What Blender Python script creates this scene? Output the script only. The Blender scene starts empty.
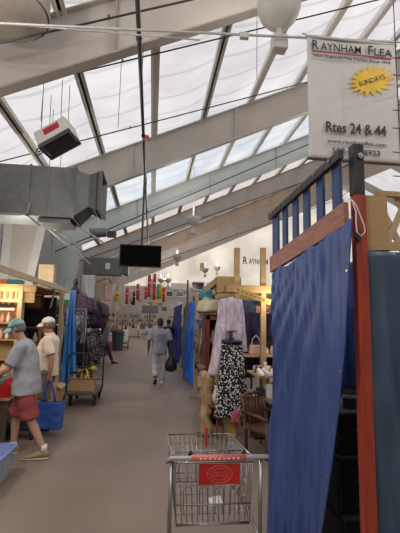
import bpy, bmesh, math, random
from math import sin, cos, pi, radians, sqrt
from mathutils import Vector, Matrix, noise
V = Vector
rnd = random.Random(7)
scene = bpy.context.scene
col = scene.collection

# ------------------------------------------------------------------ camera
F = 400.0; YAW, PIT, ROL, H = radians(6.7), radians(7.6), radians(1.2), 1.68
RM = Matrix.Rotation(-YAW, 3, 'Z') @ Matrix.Rotation(pi/2 + PIT, 3, 'X') @ Matrix.Rotation(ROL, 3, 'Z')
cd = bpy.data.cameras.new('camera'); cam = bpy.data.objects.new('camera', cd); col.objects.link(cam)
cam.matrix_world = Matrix.Translation((0, 0, H)) @ RM.to_4x4()
cd.sensor_fit = 'VERTICAL'; cd.sensor_height = 24; cd.lens = F*24/533; cd.clip_start = .05; cd.clip_end = 300
scene.camera = cam

def at(x, y, Y=None, z=None, X=None):
    d = RM @ V(((x-200)/F, -(y-266.5)/F, -1))
    k = Y/d.y if Y is not None else ((z-H)/d.z if z is not None else X/d.x)
    return V((d.x*k, d.y*k, d.z*k + H))

# ------------------------------------------------------------------ materials
MATS = {}
def mat(name, c, rough=.6, metal=0, var=.12, scale=12, c2=None, bump=0, stretch=None, coat=0, spec=.5, kind='noise', thresh=(.4,.6)):
    if name in MATS: return MATS[name]
    m = bpy.data.materials.new(name); m.use_nodes = True
    nt = m.node_tree; n = nt.nodes; L = nt.links
    b = n['Principled BSDF']; b.inputs['Roughness'].default_value = rough; b.inputs['Metallic'].default_value = metal
    b.inputs['Specular IOR Level'].default_value = spec
    if coat: b.inputs['Coat Weight'].default_value = coat
    tc = n.new('ShaderNodeTexCoord'); mp = n.new('ShaderNodeMapping'); L.new(tc.outputs['Object'], mp.inputs[0])
    if stretch: mp.inputs['Scale'].default_value = stretch
    if kind == 'noise':
        t = n.new('ShaderNodeTexNoise'); t.inputs['Scale'].default_value = scale; t.inputs['Detail'].default_value = 4; fo = t.outputs['Fac']
    elif kind == 'voronoi':
        t = n.new('ShaderNodeTexVoronoi'); t.inputs['Scale'].default_value = scale; fo = t.outputs['Distance']
    else:
        t = n.new('ShaderNodeTexWave'); t.inputs['Scale'].default_value = scale; t.inputs['Distortion'].default_value = 3; t.inputs['Detail'].default_value = 3; fo = t.outputs['Fac']
    L.new(mp.outputs[0], t.inputs['Vector'])
    r = n.new('ShaderNodeValToRGB'); L.new(fo, r.inputs[0])
    if c2 is None:
        a = [max(0, v*(1-var)) for v in c]; d = [min(1, v*(1+var)) for v in c]; lo, hi = .3, .7
    else: a, d = c, c2; lo, hi = thresh
    r.color_ramp.elements[0].position = lo; r.color_ramp.elements[1].position = hi
    r.color_ramp.elements[0].color = (*a, 1); r.color_ramp.elements[1].color = (*d, 1)
    L.new(r.outputs[0], b.inputs['Base Color'])
    if bump:
        bp = n.new('ShaderNodeBump'); bp.inputs['Strength'].default_value = bump; bp.inputs['Distance'].default_value = .01
        L.new(fo, bp.inputs['Height']); L.new(bp.outputs[0], b.inputs['Normal'])
    MATS[name] = m; return m

def trans_mat(name, c, w=.75, seam=True, c2=None, scale=.35, sstr=.25):
    m = bpy.data.materials.new(name); m.use_nodes = True
    nt = m.node_tree; n = nt.nodes; L = nt.links; n.remove(n['Principled BSDF']); out = n['Material Output']
    tc = n.new('ShaderNodeTexCoord'); t = n.new('ShaderNodeTexNoise'); t.inputs['Scale'].default_value = scale; t.inputs['Detail'].default_value = 5
    L.new(tc.outputs['Object'], t.inputs['Vector'])
    r = n.new('ShaderNodeValToRGB'); L.new(t.outputs['Fac'], r.inputs[0])
    c2 = c2 or [v*.8 for v in c]
    r.color_ramp.elements[0].position = .35; r.color_ramp.elements[1].position = .65
    r.color_ramp.elements[0].color = (*c2, 1); r.color_ramp.elements[1].color = (*c, 1)
    co = r.outputs[0]
    if seam:
        mp = n.new('ShaderNodeMapping'); L.new(tc.outputs['Object'], mp.inputs[0]); mp.inputs['Scale'].default_value = (.08, 1, .08)
        w_ = n.new('ShaderNodeTexWave'); w_.bands_direction = 'Y'; w_.inputs['Scale'].default_value = .32; w_.inputs['Distortion'].default_value = 3.0; w_.inputs['Detail'].default_value = 2
        L.new(mp.outputs[0], w_.inputs['Vector'])
        rr = n.new('ShaderNodeValToRGB'); L.new(w_.outputs['Fac'], rr.inputs[0])
        rr.color_ramp.elements[0].position = 0.0; rr.color_ramp.elements[0].color = (1-sstr*1.6,)*3 + (1,)
        rr.color_ramp.elements[1].position = .05; rr.color_ramp.elements[1].color = (1, 1, 1, 1)
        mx = n.new('ShaderNodeMix'); mx.data_type = 'RGBA'; mx.blend_type = 'MULTIPLY'; mx.inputs[0].default_value = 1
        L.new(co, mx.inputs[6]); L.new(rr.outputs[0], mx.inputs[7]); co = mx.outputs[2]
    a = n.new('ShaderNodeBsdfTranslucent'); b = n.new('ShaderNodeBsdfDiffuse'); ms = n.new('ShaderNodeMixShader'); ms.inputs[0].default_value = w
    L.new(co, a.inputs[0]); L.new(co, b.inputs[0]); L.new(b.outputs[0], ms.inputs[1]); L.new(a.outputs[0], ms.inputs[2]); L.new(ms.outputs[0], out.inputs[0])
    MATS[name] = m; return m

def emit_mat(name, c, s):
    m = bpy.data.materials.new(name); m.use_nodes = True; b = m.node_tree.nodes['Principled BSDF']
    b.inputs['Base Color'].default_value = (*c, 1); b.inputs['Emission Color'].default_value = (*c, 1); b.inputs['Emission Strength'].default_value = s
    MATS[name] = m; return m

# ------------------------------------------------------------------ mesh building
ORG = {}
def props(o, label=None, cat=None, group=None, kind=None):
    if label: o['label'] = label
    if cat: o['category'] = cat
    if group: o['group'] = group
    if kind: o['kind'] = kind
    return o
def thing(name, loc, label, cat, group=None):
    o = bpy.data.objects.new(name, None); col.objects.link(o); o.location = loc; o.empty_display_size = .1
    ORG[o.name] = V(loc); return props(o, label, cat, group)

class MB:
    def __init__(s): s.v = []; s.f = []
    def add(s, vs, fs):
        k = len(s.v); s.v += [V(p) for p in vs]; s.f += [tuple(i+k for i in f) for f in fs]; return s
    def box(s, c, d, rz=0, R=None):
        c = V(c); M = R if R is not None else Matrix.Rotation(rz, 3, 'Z')
        vs = [c + M @ V((x*d[0]/2, y*d[1]/2, z*d[2]/2)) for x in (-1,1) for y in (-1,1) for z in (-1,1)]
        return s.add(vs, [(0,1,3,2),(4,6,7,5),(0,4,5,1),(2,3,7,6),(0,2,6,4),(1,5,7,3)])
    def bar(s, a, b, w, h, up=(0,0,1)):
        a, b = V(a), V(b); t = (b-a).normalized(); u = V(up)
        if abs(t.dot(u)) > .98: u = V((0,1,0))
        sd = t.cross(u).normalized(); u = sd.cross(t)
        vs = [p + sd*(x*w/2) + u*(z*h/2) for p in (a, b) for x in (-1,1) for z in (-1,1)]
        return s.add(vs, [(0,1,3,2),(4,6,7,5),(0,4,5,1),(2,3,7,6),(0,2,6,4),(1,5,7,3)])
    def tube(s, pts, r, n=8, closed=False):
        pts = [V(p) for p in pts]; rs = r if isinstance(r, (list, tuple)) else [r]*len(pts)
        m = len(pts); k = len(s.v); prev = None
        for i, p in enumerate(pts):
            if closed: t = pts[(i+1) % m]-pts[i-1]
            else: t = pts[min(i+1, m-1)]-pts[max(i-1, 0)]
            t.normalize()
            if prev is None: prev = t.cross(V((0,0,1)) if abs(t.z) < .9 else V((1,0,0))).normalized()
            sd = (prev - t*prev.dot(t)).normalized(); prev = sd; u = t.cross(sd)
            for j in range(n):
                a = 2*pi*j/n; s.v.append(p + sd*cos(a)*rs[i] + u*sin(a)*rs[i])
        for i in range(m if closed else m-1):
            for j in range(n):
                a = k+i*n+j; b = k+i*n+(j+1) % n; c = k+((i+1) % m)*n+(j+1) % n; d = k+((i+1) % m)*n+j
                s.f.append((a, b, c, d))
        if not closed:
            s.f.append(tuple(k+j for j in range(n))[::-1]); s.f.append(tuple(k+(m-1)*n+j for j in range(n)))
        return s
    def loft(s, rings, cap=True):
        k = len(s.v); n = len(rings[0])
        for r in rings: s.v += [V(p) for p in r]
        for i in range(len(rings)-1):
            for j in range(n):
                s.f.append((k+i*n+j, k+i*n+(j+1) % n, k+(i+1)*n+(j+1) % n, k+(i+1)*n+j))
        if cap: s.f.append(tuple(k+j for j in range(n))[::-1]); s.f.append(tuple(k+(len(rings)-1)*n+j for j in range(n)))
        return s
    def lathe(s, c, prof, n=16, cap=False):
        c = V(c)
        return s.loft([[c + V((r*cos(2*pi*j/n), r*sin(2*pi*j/n), z)) for j in range(n)] for r, z in prof], cap)
    def ball(s, c, r, n=10, sc=(1,1,1)):
        c = V(c); m = max(4, n//2)
        return s.loft([[c + V((r*sc[0]*sin(pi*i/m)*cos(2*pi*j/n) + 1e-5*cos(j), r*sc[1]*sin(pi*i/m)*sin(2*pi*j/n), -r*sc[2]*cos(pi*i/m))) for j in range(n)] for i in range(m+1)])
    def grid(s, fn, nu, nv):
        k = len(s.v)
        for i in range(nu+1):
            for j in range(nv+1): s.v.append(V(fn(i/nu, j/nv)))
        for i in range(nu):
            for j in range(nv):
                a = k+i*(nv+1)+j; s.f.append((a, a+1, a+nv+2, a+nv+1))
        return s
    def prism(s, pts, t):   # polygon extruded along vector t
        n = len(pts); t = V(t); P = [V(p) for p in pts]
        return s.add(P + [p+t for p in P], [tuple(range(n))[::-1], tuple(range(n, 2*n))] + [(i, (i+1) % n, n+(i+1) % n, n+i) for i in range(n)])
    def mesh(s, name, m=None, off=V((0,0,0)), smooth=False):
        me = bpy.data.meshes.new(name); me.from_pydata([tuple(p-off) for p in s.v], [], s.f); me.validate()
        bm = bmesh.new(); bm.from_mesh(me); bmesh.ops.recalc_face_normals(bm, faces=bm.faces); bm.to_mesh(me); bm.free()
        if m: me.materials.append(MATS[m] if isinstance(m, str) else m)
        if smooth: me.polygons.foreach_set('use_smooth', [True]*len(me.polygons))
        return me
    def build(s, name, m, parent=None, label=None, smooth=False, bevel=0, solid=0, root=None):
        if parent is not None: org = ORG[parent.name]
        elif root is not None: org = V(root)
        else:
            xs = [p.x for p in s.v]; ys = [p.y for p in s.v]; zs = [p.z for p in s.v]
            org = V(((min(xs)+max(xs))/2, (min(ys)+max(ys))/2, min(zs)))
        me = s.mesh(name, m, org, smooth); o = bpy.data.objects.new(name, me); col.objects.link(o)
        ORG[o.name] = org
        if parent is not None: o.parent = parent
        else: o.location = org
        if label: o['label'] = label
        if bevel:
            b = o.modifiers.new('bevel', 'BEVEL'); b.width = bevel; b.segments = 2; b.limit_method = 'ANGLE'
        if solid:
            b = o.modifiers.new('solid', 'SOLIDIFY'); b.thickness = solid; b.offset = 0
        return o

def fused(mb, name, m, parent=None, voxel=.01, smooth=4, root=None):
    """many closed volumes melted into one continuous skin"""
    o = mb.build('tmp', m, None, root=(0,0,0))
    r = o.modifiers.new('r', 'REMESH'); r.mode = 'VOXEL'; r.voxel_size = voxel; r.use_smooth_shade = True
    if smooth:
        k = o.modifiers.new('s', 'SMOOTH'); k.iterations = smooth; k.factor = .5
    bpy.context.view_layer.update()
    dg = bpy.context.evaluated_depsgraph_get(); me = bpy.data.meshes.new_from_object(o.evaluated_get(dg)); me.name = name
    org = ORG[parent.name] if parent is not None else V(root or (0,0,0))
    me.transform(Matrix.Translation(-org)); bpy.data.objects.remove(o)
    if not me.materials: me.materials.append(MATS[m])
    me.polygons.foreach_set('use_smooth', [True]*len(me.polygons))
    o = bpy.data.objects.new(name, me); col.objects.link(o); ORG[o.name] = org
    if parent is not None: o.parent = parent
    else: o.location = org
    return o

def copy_tree(o, parent=None, loc=None, rz=None, **kw):
    c = o.copy(); col.objects.link(c); c.parent = parent
    if loc is not None: c.location = loc
    if rz is not None: c.rotation_euler.z = rz
    for ch in o.children: copy_tree(ch, c)
    if parent is None: props(c, **kw)
    return c

def text(body, c, w, h, m, parent, name='lettering', rot=0, bold=0, depth=.002, tilt=0):
    """letters standing in an X-Z plane facing -Y, centred on c, w wide and h high"""
    cu = bpy.data.curves.new('t', 'FONT'); cu.body = body; cu.extrude = .02; cu.offset = bold; cu.resolution_u = 3
    o = bpy.data.objects.new('t', cu); col.objects.link(o); bpy.context.view_layer.update()
    me = bpy.data.meshes.new_from_object(o.evaluated_get(bpy.context.evaluated_depsgraph_get())); bpy.data.objects.remove(o)
    xs = [v.co.x for v in me.vertices]; ys = [v.co.y for v in me.vertices]
    x0, x1, y0, y1 = min(xs), max(xs), min(ys), max(ys); org = ORG[parent.name]
    for v in me.vertices:
        x = (v.co.x-(x0+x1)/2)/(x1-x0)*w; z = (v.co.y-(y0+y1)/2)/(y1-y0)*h; y = -v.co.z/.02*depth
        x, z = x*cos(rot)-z*sin(rot), x*sin(rot)+z*cos(rot)
        v.co = V(c) + V((x, y, z)) - org
    me.name = name; me.materials.clear(); me.materials.append(MATS[m])
    o = bpy.data.objects.new(name, me); col.objects.link(o); o.parent = parent; ORG[o.name] = org; return o

def fb(p, s=1.0): return noise.noise(V(p)*s)

# ------------------------------------------------------------------ palette
mat('concrete', (.19,.145,.115), .55, var=.1, scale=1.6, bump=.1, c2=(.25,.195,.16), thresh=(.25,.75), stretch=(1,.35,1))
mat('steel_white', (.50,.48,.46), .5, var=.06, scale=3)
mat('steel_cream', (.56,.50,.43), .5, var=.07, scale=2)
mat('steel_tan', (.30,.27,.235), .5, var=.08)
mat('galv', (.17,.18,.18), .5, .5, var=.14, scale=4)
mat('dark_steel', (.07,.07,.075), .4, .6)
mat('black', (.012,.012,.013), .45, var=.2)
mat('black_rubber', (.02,.02,.02), .8)
mat('screen', (.002,.002,.002), .8, var=.05, spec=.05)
mat('chrome', (.36,.35,.35), .32, 1, var=.06)
mat('cart_grey', (.42,.42,.42), .4, .2)
mat('red_plastic', (.55,.02,.02), .35)
mat('red_pale', (.68,.16,.14), .4)
mat('tarp_blue', (.042,.085,.27), .52, var=.22, scale=9, bump=.25, stretch=(1,1,.35))
mat('tarp_bright', (.03,.15,.62), .38, var=.2, scale=6, bump=.2)
mat('tarp_sky', (.06,.28,.66), .4, var=.2, scale=6, bump=.2)
mat('tarp_navy', (.03,.045,.17), .5, var=.2, scale=6, bump=.2)
mat('tarp_grey', (.10,.11,.13), .55, var=.2, scale=6, bump=.2)
mat('tarp_slate', (.055,.095,.15), .42, var=.28, scale=7, bump=.3, stretch=(1,1,.4))
mat('paint_blue', (.015,.045,.16), .5, var=.3, scale=14, stretch=(3,3,.5))
mat('paint_black', (.03,.028,.028), .6, var=.5, scale=18, stretch=(3,3,.5))
mat('paint_red', (.34,.045,.02), .5, var=.25, scale=14, stretch=(4,4,.4))
mat('board_red', (.30,.13,.10), .6, var=.3, scale=16, stretch=(3,.4,3))
mat('wood_dark', (.10,.07,.05), .6, var=.5, scale=20, stretch=(3,.4,3))
mat('pine', (.46,.31,.14), .6, var=.16, scale=10, stretch=(4,4,.6), kind='wave')
mat('pine_pale', (.50,.39,.24), .6, var=.14, scale=8, stretch=(4,4,.6), kind='wave')
mat('ply', (.45,.31,.16), .6, var=.18, scale=5)
mat('cherry', (.14,.03,.02), .35, var=.3, scale=12)
mat('brown', (.17,.08,.045), .5, var=.35, scale=18, bump=.3)
mat('driftwood', (.40,.27,.15), .55, var=.45, scale=14, bump=.4, stretch=(1,1,.4))
mat('cardboard', (.46,.30,.16), .8, var=.08)
mat('yellow', (.75,.48,.03), .5)
mat('gold', (.6,.42,.12), .5)
mat('white', (.75,.74,.71), .6, var=.05)
mat('white_cloth', (.62,.60,.58), .8, var=.08)
mat('banner_white', (.56,.545,.53), .55, var=.04, scale=3)
mat('ink', (.015,.015,.02), .6); mat('ink_red', (.35,.01,.03), .6); mat('ink_blue', (.05,.05,.32), .6)
mat('pink', (.70,.45,.42), .8); mat('rose', (.5,.12,.15), .7)
mat('red', (.55,.04,.035), .7); mat('green', (.10,.33,.10), .7); mat('teal', (.03,.27,.34), .7)
mat('orange', (.65,.2,.04), .7)
mat('skin_light', (.52,.29,.20), .55, var=.06); mat('skin_tan', (.36,.19,.12), .55, var=.06); mat('skin_dark', (.10,.055,.04), .5, var=.06)
mat('tee_grey', (.36,.36,.40), .85, var=.1, scale=8); mat('polo', (.78,.66,.54), .85, var=.06, scale=8)
mat('cap_teal', (.30,.50,.50), .8); mat('cap_white', (.78,.74,.64), .8)
mat('shorts_red', (.30,.055,.055), .85, var=.2); mat('shorts_brown', (.17,.13,.10), .85)
mat('tee_light', (.27,.27,.30), .85, var=.12); mat('pants_grey', (.42,.41,.42), .85, var=.1)
mat('shoe_tan', (.30,.22,.09), .7); mat('sole', (.55,.48,.36), .7); mat('sock', (.8,.79,.76), .8)
mat('hair_grey', (.16,.13,.12), .8, var=.3, scale=60); mat('hair_black', (.012,.01,.009), .6)
mat('tote', (.03,.10,.42), .6, var=.1)
mat('clear_plastic', (.42,.47,.52), .25, var=.1)
mat('lid_blue', (.10,.18,.42), .35)
mat('bin_green', (.035,.05,.055), .5)
mat('lilac', (.42,.38,.50), .75, var=.3, scale=20, c2=(.72,.58,.64), stretch=(1,1,.25))
mat('floral', (.008,.008,.01), .8, scale=36, kind='voronoi', c2=(.01,.01,.012))
mat('cream_cloth', (.62,.56,.42), .85, var=.15); mat('purple_cloth', (.035,.025,.085), .7, var=.3, scale=4); mat('tarp_navyblue', (.025,.06,.28), .4, var=.25, scale=6, bump=.2)
mat('brown_dark', (.09,.038,.024), .5, var=.4, scale=18, bump=.3)
mat('metal_wall', (.33,.32,.31), .5, var=.08)
mat('glass_dark', (.03,.035,.04), .1)
def floral():
    m = MATS['floral']; r = [n for n in m.node_tree.nodes if n.type == 'VALTORGB'][0]
    e = r.color_ramp.elements; e[0].position = .36; e[0].color = (.72,.70,.68,1); e[1].position = .44; e[1].color = (.008,.008,.012,1)
floral()
# ================================================================== THE HALL
def rz_(X): return 6.60 + .46*X      # lower edge of the rafters
WEB = 1.1
def roof(X): return rz_(X) + WEB + .22
XW, XR, XE, YB, YF = -4.75, 24.0, 52.0, -7.0, 49.0
def struct(o): o['kind'] = 'structure'; return o
struct(MB().box(((XW+XE)/2, (YB+YF)/2, -.05), (XE-XW+.6, YF-YB+.6, .1)).build('floor', 'concrete'))
# left wall of ribbed sheet
w = MB()
prof = []
y = YB
while y < YF:
    prof += [(y, 0), (y+.20, 0), (y+.24, .03), (y+.30, .03), (y+.34, 0)]; y += .38
zt = roof(XW)
for i in range(len(prof)-1):
    (a, da), (b, db) = prof[i], prof[i+1]; k = len(w.v)
    w.add([(XW+da, a, 0), (XW+db, b, 0), (XW+db, b, zt), (XW+da, a, zt)], [(0,1,2,3)])
struct(w.build('wall_left', 'metal_wall', solid=.02))
struct(MB().box((XE, (YB+YF)/2, 2), (.1, YF-YB, 4.4)).build('wall_right', 'metal_wall'))
def gable(Y, z0): return [(XW, Y, z0), (XE, Y, z0), (XE, Y, roof(XR)-.46*(XE-XR)), (XR, Y, roof(XR)), (XW, Y, roof(XW))]
struct(MB().prism(gable(YB, 0), (0, -.1, 0)).build('wall_back', 'metal_wall'))
trans_mat('gable_sheet', (.90,.86,.80), .8, seam=False)
struct(MB().prism(gable(YF, 5.6), (0, .02, 0)).build('wall_far', 'gable_sheet'))
mat('far_panel', (.50,.46,.42), .7, var=.12, scale=2)
fw = MB().box(((XW+XE)/2, YF, 2.8), (XE-XW, .12, 5.6)); struct(fw.build('wall_far', 'far_panel'))
# windows of the far wall
for i, (x0, y0, x1, y1) in enumerate([(166,291,173,297), (176,291,190,297), (192,282,204,290), (207,283,216,291)]):
    a = at(x0, y0, YF-.1); b = at(x1, y1, YF-.1); c = (a+b)/2; t = props(bpy.data.objects.new('window_%d' % (i+1), None), kind='structure')
    col.objects.link(t); t.location = c; ORG[t.name] = V(c); W_, H_ = b.x-a.x, a.z-b.z
    MB().box((c.x, YF-.10, c.z), (W_, .03, H_)).build('pane', 'glass_dark', t)
    fr = MB()
    for s in (-1, 1): fr.box((c.x+s*W_/2, YF-.12, c.z), (.12, .1, H_+.12)).box((c.x, YF-.12, c.z+s*H_/2), (W_, .1, .12))
    if W_ > 1.6: fr.box((c.x, YF-.12, c.z), (.08, .08, H_))
    fr.build('window_frame', 'white', t)

# roof: translucent sheets bay by bay, sagging between the purlins
tints = [((.62,.61,.63), (.53,.52,.54)), ((.72,.71,.725), (.58,.57,.59)), ((.68,.75,.78), (.54,.58,.63)), ((.64,.62,.66), (.52,.50,.52)), ((.78,.62,.50), (.70,.48,.30)), ((.74,.68,.62), (.64,.58,.54)), ((.74,.70,.66), (.65,.60,.56)), ((.74,.70,.66), (.65,.60,.56))]
FY = [.5, 6.6, 12.7, 18.8, 24.9, 31.0, 37.1, 43.2]
PS = 1.62; X0 = -4.45+1.07
purl = [X0 + PS*i for i in range(18)]
edges = [YB] + FY + [YF]
for k in range(len(edges)-1):
    a, b = edges[k], edges[k+1]
    c1, c2 = tints[max(0, min(k-1, 7))]; nm = 'roof_%d' % k
    trans_mat(nm, c1, .8, True, c2, .5, .12)
    m = MB()
    def fn(u, v, a=a, b=b):
        X = XW + u*(XR-XW); ph = ((X-X0) % PS)/PS
        yy = a + v*(b-a)
        dz = -.10*sin(pi*ph) - .035*abs(fb((X*.6, yy*1.3, 3)))*sin(pi*ph)*3 - .02*sin(yy*4.2+X)*sin(pi*ph)
        return (X, yy, roof(X) + dz)
    m.grid(fn, 150, 24)
    struct(m.build('ceiling', nm, smooth=True))
struct(MB().add([(XR,YB,roof(XR)),(XE,YB,roof(XR)-.46*(XE-XR)),(XE,YF,roof(XR)-.46*(XE-XR)),(XR,YF,roof(XR))], [(0,1,2,3)]).build('ceiling', 'roof_0'))
# purlins
mat('purlin', (.60,.56,.51), .5, var=.08)
for X in purl:
    z = roof(X) - .17
    m = MB(); m.box((X, (YB+YF)/2, z+.06), (.07, YF-YB, .22)); m.box((X+.05, (YB+YF)/2, z-.04), (.13, YF-YB, .02))
    struct(m.build('roof_purlin', 'purlin'))
    struct(MB().box((X-.06, (YB+YF)/2, z-.01), (.06, YF-YB, .16)).build('roof_strap', 'white'))
# frames: tapered column + haunched rafter
mat('web_cream', (.40,.365,.33), .5, var=.08, scale=1)
mat('web_green', (.46,.50,.47), .5, var=.08, scale=1)  # greenish tint of the skylight put into the web colour
for k, Y in enumerate(FY[1:]):
    m = MB(); g = MB()
    XA = XW+.25
    col_pts = [(XA, Y, 0), (XA+.35, Y, 0), (-3.42, Y, 4.93), (-3.30, Y, 5.08)]
    low = [(x, Y, rz_(x)) for x in (-2.4, 0, 4, 8, 14, XR)]
    up = [(x, Y, rz_(x)+WEB) for x in (XR, XA)]
    m.prism([(p[0], p[1]-.01, p[2]) for p in col_pts+low+up], (0, .02, 0))
    fr = col_pts[1:]+low
    for a, b in zip(fr[:-1], fr[1:]): g.bar(a, b, .24, .03)
    g.bar((XA, Y, 0), up[1], .24, .03); g.bar(up[1], up[0], .24, .03)
    for X in (-.8, 2.6, 6.0, 9.4): g.box((X, Y, rz_(X)+WEB/2), (.02, .2, WEB-.05))
    # right hand half
    m.prism([(XR, Y-.01, rz_(XR)), (XE-.3, Y-.01, rz_(XR)-.46*(XE-XR)), (XE-.3, Y-.01, rz_(XR)-.46*(XE-XR)+WEB), (XR, Y-.01, rz_(XR)+WEB)], (0,.02,0))
    r = struct(m.build('steel_frame', 'web_cream' if k not in (2,) else 'web_green'))
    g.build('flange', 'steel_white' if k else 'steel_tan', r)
# white sheets on the wall between the columns
for Y, c_ in ((20.0, 'white'), (32, 'white')):
    pass

# sprinkler pipe along the aisle
m = MB(); P0 = at(139, 0, 4.9); m.tube([(P0.x, YB+.2, P0.z-.25), (P0.x, 24.8, P0.z-.25)], .032, 10)
for yy in (2.2, 5.3, 8.4, 11.5, 14.6, 17.7): m.tube([(P0.x, yy-.04, P0.z-.25), (P0.x, yy+.04, P0.z-.25)], .045, 10)
sp = m.build('sprinkler_pipe', 'dark_steel', smooth=True); props(sp, 'long dark steel pipe running overhead along the aisle', 'pipe')
m = MB(); q = P0.z-.25
m.tube([(P0.x, 8.4, q+.2), (P0.x, 8.4, q-.12)], .018, 8).box((P0.x+.06, 8.4, q-.02), (.12, .05, .06)); m.build('sprinkler_valve', 'red', sp, label='red valve fitting')
hg = MB()
for yy in (6.6, 12.7, 18.8): hg.tube([(P0.x, yy, q), (P0.x, yy, rz_(P0.x)+.05)], .008, 6)
hg.build('pipe_hanger', 'dark_steel', sp)

# conduit across at Y=5 with junction box
YC = 5.0
t = thing('lighting_conduit', at(243, 37, YC), 'thin grey conduit pair crossing the aisle overhead with a small grey box', 'conduit')
a0 = at(-30, 22, YC); a1 = at(440, 44, YC)
MB().tube([a0, a1], .017, 8).build('conduit', 'cart_grey', t)
b0 = at(-30, 21, YC+.4); b1 = at(200, 40, YC+.1); MB().tube([b0, b1], .012, 8).build('conduit', 'cart_grey', t)
c = at(244, 37, YC); MB().box(c - V((0,.02,0)), (.12, .07, .08)).build('junction_box', 'steel_white', t, bevel=.006)

# ---------------- uplights: bowl on a neck above a ballast box, hung on a chain
def uplight(top):
    t = thing('uplight', (0,0,0), 'x', 'lamp')
    MB().lathe((0,0,0), [(.055,.08), (.08,.10), (.17,.15), (.26,.25), (.31,.38), (.325,.48), (.315,.48), (.30,.38), (.25,.26), (.16,.165), (.05,.12)], 24).build('reflector_bowl', 'steel_white', t, smooth=True)
    MB().lathe((0,0,0), [(.045,-.06), (.045,.08), (.06,.10), (.05,.12)], 16).build('neck', 'steel_white', t, smooth=True)
    MB().box((0,0,-.16), (.22,.18,.22)).build('ballast_box', 'steel_white', t, bevel=.02)
    bl = MB().ball((0,0,.30), .05, 12, (1,1,1.6)).build('bulb', 'lamp_glow', t, smooth=True)
    if top:
        MB().tube([(0,0,.16), (0,0,top)], .008, 6).build('hanging_rod', 'steel_white', t)
    return t
emit_mat('lamp_glow', (1,.86,.66), 6)
lamps = [(at(279, 34, 5.15), 'large white bowl lamp hanging beside the top of the white banner', 1.5),
         (at(193, 228, 17), 'white bowl lamp hanging right of the black television', .9),
         (at(177, 262, 27), 'small white bowl lamp over the dark far windows, above the grey steel beam', 1.3),
         (at(20, 12, 5.6), 'round tan lamp bowl cut off by the top left corner', .6)]
for p, lb, top in lamps[:3]:
    o = uplight(rz_(p.x)+WEB-p.z); o.location = p; ORG[o.name] = p; o['label'] = lb; o['group'] = 'bowl uplights under the roof'
# twin lamps near the far wall
for x, y, Y, lb in ((161, 284, 36, 'tiny white bowl lamp, left one of a pair before the far wall'), (168, 284, 36, 'tiny white bowl lamp, right one of a pair before the far wall'),
                 (205, 274, 34, 'small bowl lamp above the bright blue tarp, left of the timber box'), (217, 272, 36, 'small bowl lamp just above the timber box of the right booth')):
    p = at(x, y, Y); o = uplight(1.0); o.location = p; o['label'] = lb; o['group'] = 'bowl uplights under the roof'
# big round hanging drums in the top left corner
def drum(x0, x1, yb, Y, lb):
    a = at(x0, yb, Y); b = at(x1, yb, Y); c = at((x0+x1)/2, yb, Y); r = (b.x-a.x)/2
    t = thing('hanging_drum', c, lb, 'ceiling fixture')
    MB().lathe(c, [(.02,0), (r*.55,.02), (r*.85,.10), (r,.22), (r,.60), (r*.97,.62), (r*.9,.64), (.03,.66)], 40, True).build('shell', 'steel_tan', t, smooth=True)
    MB().lathe(c, [(r*1.01,.20), (r*1.03,.22), (r*1.03,.25), (r*1.01,.27)], 40).build('rim_band', 'steel_tan', t, smooth=True)
    MB().tube([c+V((0,0,.6)), V((c.x, c.y, max(roof(c.x)-.3, c.z+.9)))], .02, 8).build('hanging_rod', 'dark_steel', t)
drum(-45, 48, 24, 5.5, 'large round tan fixture cut off by the top left corner')

# ---------------- long duct from the left wall
def box_pts(mb, A, B):  # A,B: lists of 4 points, loft
    return mb.loft([A, B])
DY = 9.0
TL = at(-40, 163, DY); TR = at(77, 168, DY); BR = at(77, 222, DY)
x0, x1 = -4.6, TR.x; zt, zb = at(60,167,DY).z, at(60,217,DY).z; dp = .95
t = thing('air_duct', (x0+1.4, DY+dp/2, zb), 'long galvanised metal duct reaching in from the left below the roof', 'duct')
m = MB().box(((x0+x1)/2, DY+dp/2, (zt+zb)/2), (x1-x0, dp, zt-zb)); m.build('duct_body', 'galv', t)
m = MB()
for xx in (x1-.02, x1-1.0, x1-2.0): MB().box((xx, DY+dp/2, (zt+zb)/2), (.04, dp+.05, zt-zb+.05)).build('duct_flange', 'galv', t)
# reducer + flared end
def rect(x, y0, y1, z0, z1): return [(x,y0,z0),(x,y1,z0),(x,y1,z1),(x,y0,z1)]
m = MB().loft([rect(x1, DY, DY+dp, zb+.05, zt-.05), rect(x1+.28, DY+.1, DY+dp-.1, zb+.30, zt-.10)])
m.build('reducer', 'galv', t)
m = MB().loft([rect(x1+.28, DY+.1, DY+dp-.1, zb+.30, zt-.10), rect(x1+.58, DY, DY+dp, zb+.20, zt-.02)], False)
m.build('flared_outlet', 'galv', t, solid=.01)
m = MB().loft([rect(x1+.45, DY, DY+dp, zb+.2, zt-.05), rect(x1+.46, DY, DY+dp, zb+.2, zt-.05)]); m.build('damper', 'dark_steel', t)
m = MB().box((x1-.45, DY+dp/2, zb-.06), (.7, .7, .1)); m.build('outlet_grille', 'galv', t)
m = MB()
for xx in (x1-.6, x1-2.3):
    for yy in (DY-.02, DY+dp+.02): m.tube([(xx, yy, zb), (xx, yy, rz_(xx)+.9)], .008, 6)
m.tube([(x1-2.6, DY-.05, zb-.02), (x1-1.1, DY-.05, zb+.0), (x1-.98, DY-.05, zb+.05), (x1-.95, DY-.05, zb+.28)], .03, 8)
m.build('hanger_rod', 'steel_tan', t)
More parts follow.
